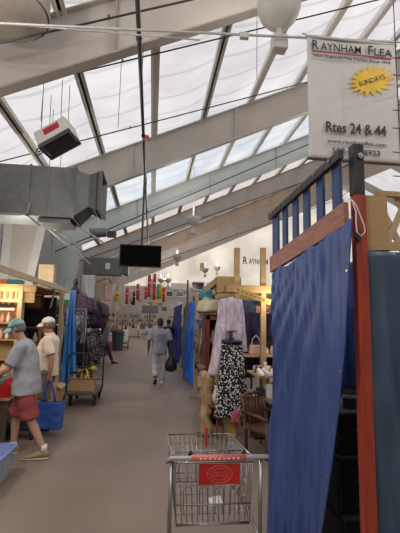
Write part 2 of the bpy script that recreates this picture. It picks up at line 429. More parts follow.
# second duct far off
a = at(84, 257, 20); b = at(121, 275, 20)
t = thing('air_duct', ((a.x+b.x)/2, 20.4, b.z), 'smaller grey duct with lamps on it, behind and left of the television', 'duct')
MB().box(((a.x+b.x)/2, 20.4, (a.z+b.z)/2), (b.x-a.x, .8, a.z-b.z)).build('duct_body', 'galv', t)
MB().loft([rect(b.x, 20, 20.8, b.z+.1, a.z-.1), rect(b.x+.35, 19.9, 20.9, b.z, b.z+.45)]).build('flared_outlet', 'galv', t)
MB().box(((a.x+b.x)/2+.25, 19.97, (a.z+b.z)/2), (.22, .04, .3)).build('access_panel', 'white', t)
m = MB(); [m.tube([(xx, 20.4, a.z), (xx, 20.4, rz_(xx))], .01, 6) for xx in (a.x+.2, b.x-.2)]; m.build('hanger_rod', 'steel_tan', t)
# round drum blower
a = at(90, 233, 16)
t = thing('blower', a, 'grey cylindrical blower hanging beyond the flared duct end', 'blower')
MB().tube([a+V((0,0,0)), a+V((.62,0,.06))], .19, 20).build('drum', 'galv', t, smooth=True)
MB().box(a+V((.85,0,-.02)), (.35,.3,.22)).build('motor', 'dark_steel', t)
MB().tube([a+V((.3,0,.1)), V((a.x+.3, a.y, rz_(a.x)+.3))], .01, 6).build('hanging_rod', 'white', t)

# white rods bracing below the duct
for i, (p, q, Ya, Yb) in enumerate([((41,222),(90,264),9.6,14), ((48,222),(82,250),9.6,14), ((72,222),(104,243),9.9,14)]):
    o = MB().tube([at(*p, Ya), at(*q, Yb)], .03, 8).build('brace_rod', 'steel_white')
    props(o, ['white brace rod slanting down from the duct, lowest of the three', 'white brace rod slanting down from the duct, middle one', 'white brace rod starting nearest the outlet grille of the duct'][i], 'brace')

# unit heater
hc = at(57, 137, 7.0)
t = thing('unit_heater', hc, 'pale grey tilted unit heater with a red label, hanging above the duct', 'heater')
Rh = Matrix.Rotation(radians(-25), 3, 'Z') @ Matrix.Rotation(radians(26), 3, 'Y') @ Matrix.Rotation(radians(20), 3, 'X')
Rh = Matrix.Rotation(radians(-28), 3, 'Y') @ Matrix.Rotation(radians(-14), 3, 'Z') @ Matrix.Rotation(radians(-16), 3, 'X')
def hp(x, y, z): return hc + Rh @ V((x, y, z))
MB().box(hc, (.62,.40,.30), R=Rh).build('housing', 'steel_white', t, bevel=.012)
MB().box(hp(.02,-.205,.03), (.30,.01,.12), R=Rh).build('label_plate', 'ink_red', t, label='dark red label plate')
m = MB()
for s in (-1, 1): m.box(hp(s*.305,0,-.18), (.02,.38,.08), R=Rh); m.box(hp(0,s*.19,-.18), (.62,.02,.08), R=Rh)
m.build('hood', 'dark_steel', t)
m = MB()
for i in range(5): m.box(hp(0,-.12+i*.06,-.17), (.52,.012,.05), R=Rh)
m.build('louvre', 'dark_steel', t)
m = MB()
for s in (-1, 1):
    for q in (-.12, .12): p = hp(s*.2,q,.14); m.tube([p, (p.x-.02, p.y, rz_(p.x)+.05)], .006, 6)
m.build('hanger_rod', 'dark_steel', t)
m = MB().tube([hp(-.28,0,0), hp(-.45,.05,.02), hp(-.5,.05,-.10), hp(-.28,0,-.15)], .012, 6); m.build('power_cord', 'black', t)

# television on a drop pole
a = at(120, 244, 12.3); b = at(161, 268, 12.3); c = (a+b)/2
t = thing('television', c, 'black flat television hanging from the roof on a dark pole', 'television')
MB().box(c, (b.x-a.x, .06, a.z-b.z)).build('tv_frame', 'black', t, bevel=.01)
MB().box(c-V((0,.032,0)), (b.x-a.x-.05, .004, a.z-b.z-.06)).build('screen', 'screen', t)
pp = at(142, 240, 12.35)
MB().tube([V((pp.x,12.42,c.z)), V((pp.x,12.42,rz_(pp.x)+.03))], .035, 10).box((pp.x,12.37,c.z), (.3,.06,.3)).build('drop_pole', 'dark_steel', t)

# overhead cables parallel to the rafters
cab = [((-5,43),(190,-2),5.6,'black cable crossing the top left corner above the conduit'), ((60,76),(345,6),8.0,'black cable running from the near rafter up past the bowl lamp'),
       ((108,133),(305,81),11.0,'black cable running up behind the white banner'), ((0,134),(120,92),10.2,'black cable passing behind the tilted heater'),
       ((150,211),(300,147),18.5,'thin dark cable below the bright blue roof panels'), ((150,236),(290,186),24.6,'thin dark cable above the orange roof panels'), ((155,262),(290,216),30.6,'faint dark cable in front of the orange roof panels')]
for p, q, Y, lb in cab:
    A, B = at(*p, Y), at(*q, Y); D_ = (B-A)/(B.x-A.x); A, B = A + D_*(XW+.3-A.x), A + D_*(15-A.x); pts = []
    for i in range(17):
        u = i/16; pts.append(A.lerp(B, u) - V((0,0,.05*sin(pi*u))))
    m = MB().tube(pts, .016 if Y < 12 else .026, 6)
    for i in (3, 8, 13): m.box(pts[i]+V((0,0,.02)), (.03,.03,.07))
    props(m.build('overhead_cable', 'black'), lb, 'cable')
for (x, y0, y1, Y, lb) in ((50, 5, 122, 6.9, 'thin vertical wire left of the black pipe, ending at the heater'), (123, 30, 128, 7.5, 'thin vertical wire just left of the black pipe'), (257, 0, 80, 7, 'thin vertical wire beside the bowl lamp'), (393, -4, 195, 4.2, 'black vertical wire hanging at the right edge of the banner')):
    A, B = at(x, y0, Y), at(x+1, y1, Y); B.x = A.x
    props(MB().tube([A, A.lerp(B,.5), B], .006, 6).build('hanging_wire', 'black'), lb, 'wire')
for (p, q, Y, lb) in (((386,150),(400,150),4.4,''),):
    pass
m = MB()
for y in (58, 75, 110, 128, 152, 176): m.tube([at(393, y, 4.2), at(440, y+2, 4.4)], .006, 6)
props(m.build('wire_mesh', 'black'), 'black horizontal wires strung right of the banner', 'wire')
for Y, xa in ((12.7, 103), (18.8, 150)):
    pass

# ---------------- roller banner
Yb_ = 4.6
A, B, C = at(307, 38, Yb_), at(395, 43, Yb_), at(306, 158, Yb_); A.z = B.z = (A.z+B.z)/2
t = thing('banner', ((A.x+B.x)/2, Yb_, C.z), 'large white flea market banner with lettering hanging at top right', 'banner')
Wb, Hb = B.x-A.x, A.z-C.z
m = MB().grid(lambda u, v: (A.x+u*Wb, Yb_+.012*sin(u*5)+.008*sin(v*7+u*3), A.z-v*Hb), 24, 24); m.build('banner_sheet', 'banner_white', t, solid=.003, smooth=True)
MB().tube([(A.x-.02,Yb_,A.z), (B.x+.02,Yb_,B.z)], .018, 8).build('top_rod', 'steel_white', t)
MB().tube([(A.x-.02,Yb_,C.z), (B.x+.02,Yb_,C.z)], .022, 8).build('bottom_rod', 'wood_dark', t)
m = MB(); [m.tube([(x, Yb_, A.z), (x, YC, at(350,40,YC).z+.02)], .008, 6) for x in (A.x+.1, B.x-.1)]; m.build('hanging_cord', 'black', t)
def bp(u, v): return V((A.x+u*Wb, Yb_-.028, A.z-v*Hb))
def bt(s, u, v, w, h, m_, rot=0, bold=0): return text(s, bp(u, v), w*Wb, h*Hb, m_, t, rot=rot, bold=bold)
bt('R', .082, .080, .068, .078, 'ink', bold=.012); bt('AYNHAM', .365, .088, .45, .062, 'ink', bold=.004)
bt('F', .700, .080, .054, .078, 'ink', bold=.012); bt('LEA', .845, .088, .205, .062, 'ink', bold=.004)
MB().box(bp(.49, .135), (.89*Wb, .004, .012*Hb)).build('red_rule', 'ink_red', t)
bt("New England's Flea Market Since 1974", .49, .172, .86, .030, 'ink')
st = []
for i in range(36):
    a_ = 2*pi*i/36; r = (.29 if i % 2 == 0 else .185); x = r*cos(a_)*Wb*1.0; z = r*.62*sin(a_)*Wb; ro = radians(22)
    st.append(bp(.70, .335) + V((x*cos(ro)-z*sin(ro), .004, x*sin(ro)+z*cos(ro))))
MB().prism(st, (0,-.004,0)).build('starburst', 'yellow', t, label='yellow starburst')
bt('SUNDAYS', .70, .335, .32, .040, 'ink', rot=radians(22), bold=.01)
bt('Rtes 24 & 44', .51, .745, .66, .085, 'ink', bold=.02)
bt('www.raynhamflea.com', .51, .862, .64, .036, 'ink', bold=.01)
bt('508-823-8923', .50, .930, .52, .042, 'ink', bold=.012)
# far banner on the gable
a = at(243, 254, YF-.02); b = at(278, 268, YF-.02)
t = thing('banner', ((a.x+b.x)/2, YF-.02, b.z), 'distant blue lettering fixed to the bright far wall', 'lettering')
w = b.x-a.x; cz = (a.z+b.z)/2
text('R', (a.x+.30, YF-.012, cz), .55, .95, 'ink_blue', t, bold=.02); text('AYNHAM', (a.x+2.0, YF-.012, cz-.1), 2.5, .72, 'ink_blue', t, bold=.02)
text('F', (a.x+3.85, YF-.012, cz), .45, .95, 'ink_blue', t, bold=.02); text('LEA', (a.x+4.8, YF-.012, cz-.1), 1.2, .72, 'ink_blue', t, bold=.02)
# signs on the far wall
for x0,y0,x1,y1,m_,lb in ((171,283,190,290,'white','long white sign board high on the far wall'), (200,263,204,271,'gold','small yellow square hanging high before the bright far wall')):
    a = at(x0,y0,YF-.3); b = at(x1,y1,YF-.3)
    props(MB().box(((a.x+b.x)/2, YF-.3, (a.z+b.z)/2), (b.x-a.x, .05, a.z-b.z)).build('sign_board', m_), lb, 'sign')
# ================================================================== RIGHT SIDE, NEAR
def tarp(name, corners, m, label, group=None, nf=9, amp=.03, nu=40, nv=40, nrm=(1,0,0), gather=.0, seed=1, th=.004, thingname='tarpaulin', cat='tarp', parent=None, topamp=.3, hem=0):
    """hung sheet; corners = top a, top b, bottom b, bottom a"""
    ta, tb, bb, ba = [V(c) for c in corners]; N = V(nrm)
    def fn(u, v):
        p = ta.lerp(tb, u).lerp(ba.lerp(bb, u), v)
        a = amp*(topamp + (1-topamp)*min(1, v*2.5))
        d = a*sin(nf*2*pi*u + 2*sin(v*2+seed) + seed) + a*.9*fb((u*5+seed, v*2.2, seed)) + a*.5*sin(nf*4.3*pi*(u-.18*v)+seed*2)
        d += a*.35*fb((u*14, v*9, seed+5))
        return p + N*d + V((0,0, -hem*sin(pi*u)*(v if v > .9 else (0 if v > .1 else (1-v*10)*1.0))))
    o = MB().grid(lambda v, u: fn(u, v), nv, nu).build(name, m, parent, smooth=True, solid=th)
    if parent is None: props(o, label, cat, group)
    return o

# red and black post
PX = .995
t = thing('timber_post', (1.05, 1.93, 0), 'tall timber post painted red below and black above, between the two big blue tarps', 'post')
a = at(361, 533, 1.93); b = at(361, 196, 1.93); c = at(360, 146, 1.93)
xc = (a.x+b.x)/2+.012; zb_ = b.z; zc = c.z
MB().box((xc, 1.93, zb_/2), (.062, .05, zb_)).build('lower_post', 'paint_red', t, bevel=.003)
MB().box((xc-.004, 1.93, (zb_+zc)/2), (.062, .05, zc-zb_)).build('upper_post', 'paint_black', t, label='black painted upper length', bevel=.003)
m = MB().tube([(xc, 1.90, zc-.07), (xc, 1.89, zc-.07)], .015, 10).tube([(xc, 1.90, zc-.07), (xc, 1.885, zc-.07)], .007, 8); m.build('bolt', 'chrome', t)
hz = at(355, 232, 1.90).z
MB().tube([(xc-.03,1.895,hz), (xc-.035,1.88,hz-.01), (xc-.04,1.885,hz-.03), (xc-.03,1.89,hz-.045)], .008, 8).box((xc-.03,1.895,hz-.02), (.03,.015,.05)).build('hasp', 'dark_steel', t)
PXC = xc
# slatted frame on top of the booth side
FX = .985
t = thing('slatted_frame', (FX, 2.5, 2.15), 'blue slatted timber frame with a black top rail rising beside the banner', 'frame')
z1, z2 = at(354, 148, X=FX), at(274, 217, X=FX)
MB().bar((FX-.03, 1.90, z1.z+.0), (FX-.03, z2.y+.02, z2.z), .03, .05).build('top_rail', 'paint_black', t, bevel=.003)
bl1, bl2 = at(352, 208, X=FX), at(274, 262, X=FX)
MB().bar((FX-.01, 1.90, bl1.z-.02), (FX-.01, bl2.y+.04, bl2.z-.02), .03, .13).build('bottom_board', 'board_red', t, bevel=.003, label='faded red bottom board')
for x in (338, 321.3, 307.2, 296, 285.6, 277.3):
    p = at(x, 200, X=FX); u = (p.y-1.9)/(z2.y-1.9); zt_ = z1.z+(z2.z-z1.z)*u+.005; zl = bl1.z+(bl2.z-bl1.z)*(p.y-1.9)/(bl2.y-1.9)
    MB().box((FX-.004, p.y, (zt_+zl)/2-.02), (.018, .092, zt_-zl+.03)).build('slat', 'paint_blue', t, bevel=.002)
    MB().tube([(FX-.046, p.y, zt_), (FX-.052, p.y, zt_)], .010, 8).build('bolt', 'chrome', t)
p2 = at(275.5, 262, X=FX)
MB().box((FX+.03, z2.y+.05, z2.z/2), (.045, .045, z2.z)).build('far_post', 'paint_blue', t)
# the near blue tarp
TX = .945
ta, tb = at(352, 216, X=TX), at(275, 270, X=TX); bb = at(268, 560, X=TX); ba = at(326, 560, X=TX)
bb = V((TX-.01, 3.28, .03)); ba = V((TX-.01, 2.36, .03))
def big_tarp(u, v):
    p = ta.lerp(tb, u).lerp(ba.lerp(bb, u), v)
    # right edge curves in quickly
    p.y += u*.05*sin(pi*v*1.2) - .05*(1-u)*sin(pi*v)
    fan = (u+.15)/(v*.8+.25)
    w2 = u + .30*v*(1-u)
    d = .010*sin(fan*11)*min(1, v*3+.15) + .007*sin(w2*75+2*sin(v*3)) * (.4+.6*v) + .004*sin(w2*140+v*5) + .045*fb((w2*2.6, v*1.1, 2.2)) + .014*fb((w2*14, v*2.2, 7)) + .012*abs(fb((u*6+v*3, v*5-u*2, 4)))
    d *= min(1, .25+u*3)
    d += .015*(1-u)**6*sin(v*5) + .02*sin(v*9+u*4)*(u**2)
    return p + V((d, 0, -.025*abs(sin(u*4.5*pi))*(1-v)))
tp = MB().grid(lambda v, u: big_tarp(u, v), 110, 90).build('tarpaulin', 'tarp_blue', smooth=True, solid=.003)
props(tp, 'large creased royal blue tarp hanging from the slatted frame beside the shopping cart', 'tarp')
for v in (.12,.35,.6,.85): MB().tube([big_tarp(0, v)+V((-.004,.012,0)) , big_tarp(0, v)+V((-.010,.012,0))], .008, 10).build('grommet', 'chrome', tp)
# cord on the post
cs = at(352, 200, 1.88); pts = [cs]
for (x, y) in ((356,205),(360,215),(364,225),(365,232),(361,236),(357,232),(356,222),(356,212),(353,203),(350,198)): pts.append(at(x, y, 1.875))
props(MB().tube(pts, .0035, 6).build('cord', 'white'), 'pale looped cord tied around the timber post', 'cord')
# tarps on the right of the post
o = tarp('tarpaulin', (at(370.5, 252, 2.06), V((2.5, 2.06, 2.10)), V((2.5, 2.06, .02)), at(371, 252, 2.06)*1.0), 'tarp_slate', 'slate blue tarp at the right edge of the photo, right of the red post', nf=4, amp=.03, nrm=(0,1,0)) if False else None
xl = PXC+.045
o = tarp('tarpaulin', ((xl, 2.03, 2.07), (2.6, 2.03, 2.09), (2.6, 2.03, .03), (xl+.01, 2.03, .03)), 'tarp_slate', 'slate blue tarp at the right edge, right of the red post', nf=5, amp=.022, nrm=(0,1,0), nu=70, nv=60, topamp=.5)
# timber lattice above it
t = thing('lattice_panel', (1.8, 2.06, 2.1), 'pale timber lattice panel above the slate blue tarp, right of the post', 'lattice')
zt_, zl_ = at(375, 196, 2.08).z, at(375, 262, 2.08).z
x0 = PXC+.05; x1 = at(387, 220, 2.08).x
MB().box(((x0+x1)/2, 2.08, (zt_+zl_)/2), (x1-x0, .018, zt_-zl_)).build('fence_board', 'pine', t, bevel=.002)
for i in range(3):
    xx = x1+.33+i*.36; MB().box((xx, 2.085, (zt_+zl_)/2), (.09, .018, zt_-zl_)).build('fence_board', 'pine', t, bevel=.002)
for i in range(8):
    xx = x1-.05+i*.13
    MB().bar((xx, 2.10, zl_), (xx+.20, 2.10, zt_+.02), .012, .036, up=(1,0,0)).build('lath', 'pine_pale', t)
    MB().bar((xx+.20, 2.115, zl_), (xx, 2.115, zt_+.02), .012, .036, up=(1,0,0)).build('lath', 'pine_pale', t)
MB().box((x1+.6, 2.095, zt_+.02), (1.3, .03, .03)).build('cap_rail', 'pine', t)
ra = at(368, 247, 2.03).z
MB().bar((x0, 2.045, ra), (2.6, 2.045, ra+.09), .025, .045).build('cross_rail', 'ply', t, bevel=.002)
# behind the gap
tarp('tarpaulin', (at(341, 262, 2.9), at(372, 262, 2.9), at(362, 388, 2.9), at(341, 388, 2.9)), 'tarp_blue', 'folded blue tarp strip seen in the gap left of the red post', nf=3, amp=.012, nrm=(0,1,0))
tarp('tarpaulin', ((3.0, 2.1, 2.2), (3.0, 9.2, 2.2), (3.0, 9.2, .02), (3.0, 2.1, .02)), 'black', 'black backdrop sheet added for the dark interior of the right hand booths', nf=14, amp=.03)  # added black sheet stands in for the unlit depth of the booths
for i, (x, y, z, w_, h_, lb) in enumerate([(1.42, 2.75, 0, .42, .50, 'black box at the bottom of the stack in the gap by the red post'), (1.40, 2.78, .505, .40, .34, 'black box in the middle of the stack in the gap by the red post'), (1.38, 2.80, .85, .34, .26, 'black box topmost of the stack in the gap by the red post')]):
    t = thing('storage_box', (x, y, z), lb, 'box', None)
    MB().box((x, y, z+h_/2-.015), (w_, .5, h_-.03)).build('body', 'black', t, bevel=.012)
    MB().box((x, y, z+h_-.015), (w_+.02, .52, .03)).build('lid', 'black_rubber', t, bevel=.008)
    MB().tube([(x-.08, y-.255, z+h_*.6), (x-.06, y-.28, z+h_*.6), (x+.06, y-.28, z+h_*.6), (x+.08, y-.255, z+h_*.6)], .008, 6).build('handle', 'dark_steel', t)
cp = V((1.36, 2.68, 1.115)); t = thing('tin', cp, 'small round metal tin on the stack of black boxes', 'tin')
MB().lathe(cp, [(.045,0),(.045,.06)], 20, True).build('body', 'dark_steel', t, smooth=False); MB().lathe(cp+V((0,0,.06)), [(.048,0),(.048,.012),(.04,.014)], 20, True).build('lid', 'chrome', t)

# ------------------------------------------------------------------ shopping cart
t = thing('shopping_cart', (.35, 2.35, 0), 'grey wire shopping cart with red handle grips in the foreground', 'shopping cart')
yn, yf = 2.06, 2.66                       # near and far end
xl, xr = .105, .585                       # near end
fxl, fxr = .13, .525
zt_n, zt_f, zb_n, zb_f = 1.0, .955, .69, .74
def W3(u, v, w):   # u across, v depth (0 near), w height
    x = (xl+.03)*(1-v)+fxl*v + u*((xr-.05-xl-.03)*(1-v)+(fxr-fxl)*v)
    zb = zb_n*(1-v)+zb_f*v; zt = zt_n*(1-v)+zt_f*v
    sh = .02*(1-w); x += sh*(1-2*u)
    return V((x, yn+.02+(yf-yn-.02)*v - .05*(1-w)*v, zb+(zt-zb)*w))
r1, r2 = .0022, .0038
wires = MB()
nU, nV_, nW = 13, 17, 5
for i in range(nU+1):
    u = i/nU
    wires.tube([W3(u, 1, 1), W3(u, 1, 0), W3(u, .5, 0), W3(u, 0, 0)], r1, 5)
for i in range(nV_+1):
    v = i/nV_
    wires.tube([W3(0, v, 1), W3(0, v, 0), W3(1, v, 0), W3(1, v, 1)] if i % 3 == 0 else [W3(0, v, 1), W3(0, v, 0)], r1, 5)
    if i % 3: wires.tube([W3(1, v, 1), W3(1, v, 0)], r1, 5)
for w_ in (.25, .5, .75): wires.tube([W3(0, 0, w_), W3(0, 1, w_), W3(1, 1, w_), W3(1, 0, w_)], r1, 5)
rim = MB()
for w_ in (1, 0): rim.tube([W3(0, 0, w_), W3(0, 1, w_), W3(1, 1, w_), W3(1, 0, w_)], r2, 8)
rim.tube([W3(0,0,0), W3(1,0,0)], r2, 8)
bk = wires.build('basket', 'chrome', t, smooth=True); rim.build('basket_rim', 'chrome', bk, smooth=True)
rg = MB()   # rear gate: vertical wires hanging below handle
for i in range(15):
    u = i/14; p, q = W3(u, 0, .93), W3(u, 0, 0); rg.tube([p, q], r1, 5)
for w_ in (.02, .30, .93): rg.tube([W3(0,0,w_), W3(1,0,w_)], r2, 6)
rg.build('rear_gate', 'chrome', t, smooth=True)
# folding child seat: wire loops just behind the gate
cs_ = MB()
for i in range(4):
    u0 = .12+i*.215; y_ = .10
    a, b = W3(u0, y_, .05), W3(u0, y_, .50); c, d = W3(u0+.11, y_, .50), W3(u0+.11, y_, .05)
    cs_.tube([a, b+V((0,0,-.02)), b+V((.01,0,0)), c+V((-.01,0,0)), c+V((0,0,-.02)), d], r1*1.2, 6)
cs_.tube([W3(.04,.30,.97), W3(.04,.28,.45), W3(.96,.28,.45), W3(.96,.30,.97)], r2, 6)
for i in range(8): cs_.tube([W3(.08+i*.12, .30, .95), W3(.08+i*.12, .28, .45)], r1, 5)
cs_.tube([W3(.04,.30,.97), W3(.96,.30,.97)], r2, 6)
cs_.build('child_seat', 'chrome', t, smooth=True)
# handle
hzL, hzR = at(169, 453, yn), at(270, 458, yn); hz = (hzL.z+hzR.z)/2; hx0, hx1 = xl-.005, xr+.015
MB().tube([(hx0, yn-.015, hz-.02), (hx0+.015, yn-.03, hz), (hx1-.015, yn-.03, hz), (hx1, yn-.015, hz-.005)], .0115, 12).build('handle_bar', 'cart_grey', t, smooth=True)
MB().tube([(hx0+.115, yn-.03, hz), (hx0+.385, yn-.03, hz)], .0145, 12).build('grip', 'red_pale', t, smooth=True, label='long red handle grip')
m = MB()
for i in range(9): m.box((hx0+.16+i*.023, yn-.046, hz), (.010, .002, .008))
m.build('grip_print', 'white', t)
for s, x in ((0, hx0+.02), (1, hx1-.05)):
    MB().tube([(x, yn-.02, hz-.0), (x+.0, yn+.05, hz-.03), (x+.01, yn+.12, zt_n-.02)], .006, 8).build('handle_bracket', 'chrome', t, smooth=True)
# bumper clips, red side strip
MB().box(W3(0, .05, .93)+V((-.005,0,0)), (.012, .02, .07)).build('corner_clip', 'red_plastic', t)
MB().box(W3(.62, .98, .93)+V((0,0,0)), (.012, .012, .12)).build('corner_clip', 'red_plastic', t)
for u in (.22, .92): MB().ball(W3(u, .12, 1.0), .016, 10, (.8,.8,1.3)).build('seat_hinge', 'black', t, smooth=True)
# red plate
pa, pb = at(199, 464, yn-.005), at(240, 484, yn-.005); pc = (pa+pb)/2
pl = MB().box(pc, (pb.x-pa.x, .006, pa.z-pb.z)).build('sign_plate', 'red_plastic', t, bevel=.002, label='red plastic plate with a pale ring emblem')
def ring(c, r1_, r2_, w_, n=28):
    k = MB(); o_ = [(c + V((r1_*cos(2*pi*i/n), -.004, r2_*sin(2*pi*i/n)))) for i in range(n)]; k.tube(o_, w_, 5, True); return k
ring(pc, .062, .040, .0022).build('emblem_ring', 'red_pale', pl)
ring(pc, .046, .027, .0016).build('emblem_ring', 'red_pale', pl)
for dx in (-.022, 0, .022): ring(pc+V((dx,0,0)), .009, .011, .002, 12).build('emblem_mark', 'red_pale', pl)
# chassis
for s in (0, 1):
    x = xl+.015 if s == 0 else xr-.02; fx = fxl+.05 if s == 0 else fxr-.04
    m = MB().tube([(x, yn-.01, hz-.01), (x, yn+.0, .62), (x, yn+.03, .50), (x, yn-.02, .16), (fx, yf+.05, .14)], .009, 10).build('frame_tube', 'chrome', t, smooth=True)
    MB().tube([(x, yn+.0, .62), (x+.01*(1-2*s), yn+.3, .68), (fx, yf-.08, .72)], .008, 8).build('frame_tube', 'chrome', t, smooth=True)
m = MB()
for v in (0, .25, .5, .75, 1): m.tube([(xl+.015+.08*v*.5, yn-.02+.65*v, .155), (xr-.02-.08*v*.5, yn-.02+.65*v, .155)], .006, 6)
for i in range(1, 7): u = i/7; m.tube([(xl+(xr-xl)*u, yn-.02, .158), (fxl+.04+(fxr-fxl-.06)*u, yf+.04, .150)], .004, 6)
m.build('lower_rack', 'chrome', t, smooth=True)
for x, y in ((xl+.015, yn+.0), (xr-.02, yn+.0), (fxl+.05, yf+.04), (fxr-.04, yf+.04)):
    fk = MB().box((x-.018, y+.012, .10), (.004,.03,.09)).box((x+.018, y+.012, .10), (.004,.03,.09)).box((x, y+.0, .145), (.04,.03,.006)).build('caster_fork', 'chrome', t)
    MB().tube([(x-.012, y+.014, .062), (x+.012, y+.014, .062)], .062, 20).build('wheel', 'black_rubber', fk, smooth=False)
# crumpled receipt
q = W3(.62, .35, 0)+V((0,0,.006))
props(MB().grid(lambda u, v: q + V(((u-.5)*.07, (v-.5)*.10, .012*abs(fb((u*3,v*3,1)))+.01*u)), 6, 6).build('paper_slip', 'white', solid=.001), 'white slip of paper lying in the bottom of the shopping cart', 'paper')

# ================================================================== RIGHT BOOTH (Y 5.4 - 9)
# timber structure
t = thing('booth_frame', (1.6, 6.6, 0), 'pale timber booth frame with two tall uprights behind the hanging clothes', 'booth frame')
for x, y0 in ((237, 248), (263, 248)):
    p = at(x, y0, 6.5); MB().box((p.x, 6.5, p.z/2), (.085, .085, p.z)).build('upright', 'ply', t, bevel=.004)
p = at(238, 290, 6.45); q = at(300, 290, 6.45)
MB().box(((p.x+q.x)/2-.05, 6.43, p.z+.02), (q.x-p.x+.3, .05, .12)).build('header_beam', 'pine', t, bevel=.004)
MB().box(((p.x+q.x)/2, 8.9, 2.2), (1.6, .05, .12)).build('header_beam', 'pine', t, bevel=.004)
for x in (1.0, 2.6): MB().box((x, 8.9, 1.13), (.085, .085, 2.26)).build('upright', 'ply', t, bevel=.004)
MB().bar((1.15, 6.45, 2.20), (1.15, 8.9, 2.20), .05, .10).build('side_beam', 'pine', t, bevel=.004)
MB().bar((2.6, 6.45, 2.20), (2.6, 8.9, 2.20), .05, .10).build('side_beam', 'pine', t, bevel=.004)
# slanted yellow slat with black holes
A, B = at(240, 291, 6.2), at(279, 306, 6.2)
m = MB().bar(A, B, .025, .075, up=(0,-1,0)) if False else MB().bar(A, B, .02, .085)
t = thing('slotted_board', A, 'slanting yellow board with black dots below the booth header beam', 'board')
m.build('board', 'gold', t)
for i in range(9):
    p = A.lerp(B, .06+i*.11); MB().tube([p+V((0,-.010,0)), p+V((0,-.016,0))], .010, 8).build('dot', 'ink', t)
MB().tube([A, (A.x, 6.40, 2.2)], .006, 6).build('hanging_wire', 'black', t); MB().tube([B, (B.x, 6.40, 2.2)], .006, 6).build('hanging_wire', 'black', t)
# timber box
A, B = at(208, 284, 6.6), at(239, 283, 6.6)
t = thing('timber_box', (A.x+.4, 6.6, A.z), 'plank timber box jutting out on top of the right booth', 'box')
zb_, zt_ = at(225, 293, 6.6).z, at(225, 277, 6.6).z
MB().box((at(228,285,6.6).x, 6.62, (zb_+zt_)/2), (at(240,285,6.6).x-at(216,285,6.6).x, .25, zt_-zb_)).build('box_body', 'pine', t, bevel=.005)
m = MB().prism([at(204,287,6.55), at(217,277,6.55), at(217,283,6.55), at(206,292,6.55)], (0,.2,0)).build('sloping_plank', 'ply', t)

# garments
def garment(name, top, h, wt, wb, d, m, parent=None, folds=7, seed=0, amp=.12, waist=None, ragged=0.0, rows=26):
    n = 48; rings = []
    for i in range(rows+1):
        v = i/rows; w_ = wt+(wb-wt)*v
        if waist: w_ *= 1 - waist*math.exp(-((v-.3)/.12)**2)
        ring = []
        for j in range(n):
            a = 2*pi*j/n; k = 1 + amp*(.3+.7*v)*sin(folds*a + seed + 1.5*sin(3*v+seed)) + .06*fb((cos(a)*2, sin(a)*2, v*4+seed))
            ring.append(V(top) + V((w_/2*k*cos(a), d/2*k*sin(a)*(.4+.6*min(1, v*4)), -h*v - (ragged*abs(sin(a*4+seed)) if i == rows else 0) + .03*(abs(cos(a)) < .2)*(v == 0))))
        rings.append(ring)
    mb = MB().loft(rings, False); return mb.build(name, m, parent, smooth=True, solid=.004)
def hanger(c, w_, parent, rz=0):
    m = MB(); dx, dy = cos(rz)*w_/2, sin(rz)*w_/2; c = V(c)
    m.tube([c+V((-dx,-dy,-.07)), c+V((0,0,0)), c+V((dx,dy,-.07)), c+V((-dx,-dy,-.07))], .005, 6)
    m.tube([c, c+V((0,0,.05)), c+V((.02,0,.07)), c+V((.02,0,.09)), c+V((0,0,.10)), c+V((-.015,0,.09))], .003, 6)
    return m.build('hanger', 'dark_steel', parent, smooth=True)
p = at(231, 299, 5.95)
t = thing('trousers', p, 'pale lilac wide trousers hanging above the black floral skirt', 'trousers')
garment('waist_panel', p, .48, .34, .43, .12, 'lilac', t, 6, 1, .10)
for s, ln in ((-1, .74), (1, .40)):
    q = p + V((s*.105, 0, -.38)); n = 24; rings = []
    for i in range(19):
        v = i/18; sw = -.13*v if s < 0 else .04*v
        rings.append([q + V((sw + (.105-.01*v)*(1+.16*sin(5*2*pi*j/n+v*3))*cos(2*pi*j/n), .055*(1+.2*sin(4*2*pi*j/n+2*v))*sin(2*pi*j/n), -ln*v)) for j in range(n)])
    MB().loft(rings, False).build('trouser_leg', 'lilac', t, smooth=True, solid=.004)
hanger(p+V((0,0,.06)), .42, t)
p = at(232, 342, 5.86)
t = thing('skirt', p, 'long black skirt with white floral print hanging below the lilac trousers', 'skirt')
garment('skirt_cloth', p, 1.06, .30, .50, .15, 'floral', t, 7, 3, .08)
garment('waistband', p+V((0,0,.03)), .05, .30, .31, .15, 'black', t, 3, 0, .02, rows=4)
hanger(p+V((0,0,.08)), .30, t)
# white ornament / rose under skirt
p = at(236, 410, 5.80); props(garment('scarf', p, .16, .12, .16, .06, 'rose', None, 5, 2, .2), 'dusty rose cloth hanging at the hem of the floral skirt', 'scarf')
# cherry cabinet at left of booth
A, B = at(200, 313, 6.6), at(219, 400, 6.6)
t = thing('display_cabinet', (1.08, 6.85, 0), 'dark cherry cabinet with open front left of the lilac trousers', 'cabinet')
xA, xB = at(206, 340, 6.6).x, at(224, 340, 6.6).x; zt_ = at(205, 315, 6.6).z
for x in (xA+.03, xB-.03): MB().box((x, 6.62, zt_/2), (.06, .05, zt_)).build('stile', 'cherry', t, bevel=.004)
MB().box(((xA+xB)/2, 6.62, zt_-.04), (xB-xA, .05, .08)).build('top_rail', 'cherry', t, bevel=.004)
MB().box(((xA+xB)/2, 6.85, zt_+.015), (xB-xA+.06, .55, .03)).build('top', 'cherry', t, bevel=.006)
for x in (xA, xB): MB().box((x, 6.86, zt_/2), (.02, .46, zt_)).build('side_panel', 'cherry', t)
MB().box(((xA+xB)/2, 7.09, zt_/2), (xB-xA, .02, zt_)).build('back_panel', 'brown', t)
for z in (.12, .62, .95, 1.28):
    MB().box(((xA+xB)/2, 6.86, z), (xB-xA-.03, .44, .02)).build('shelf', 'cherry', t)
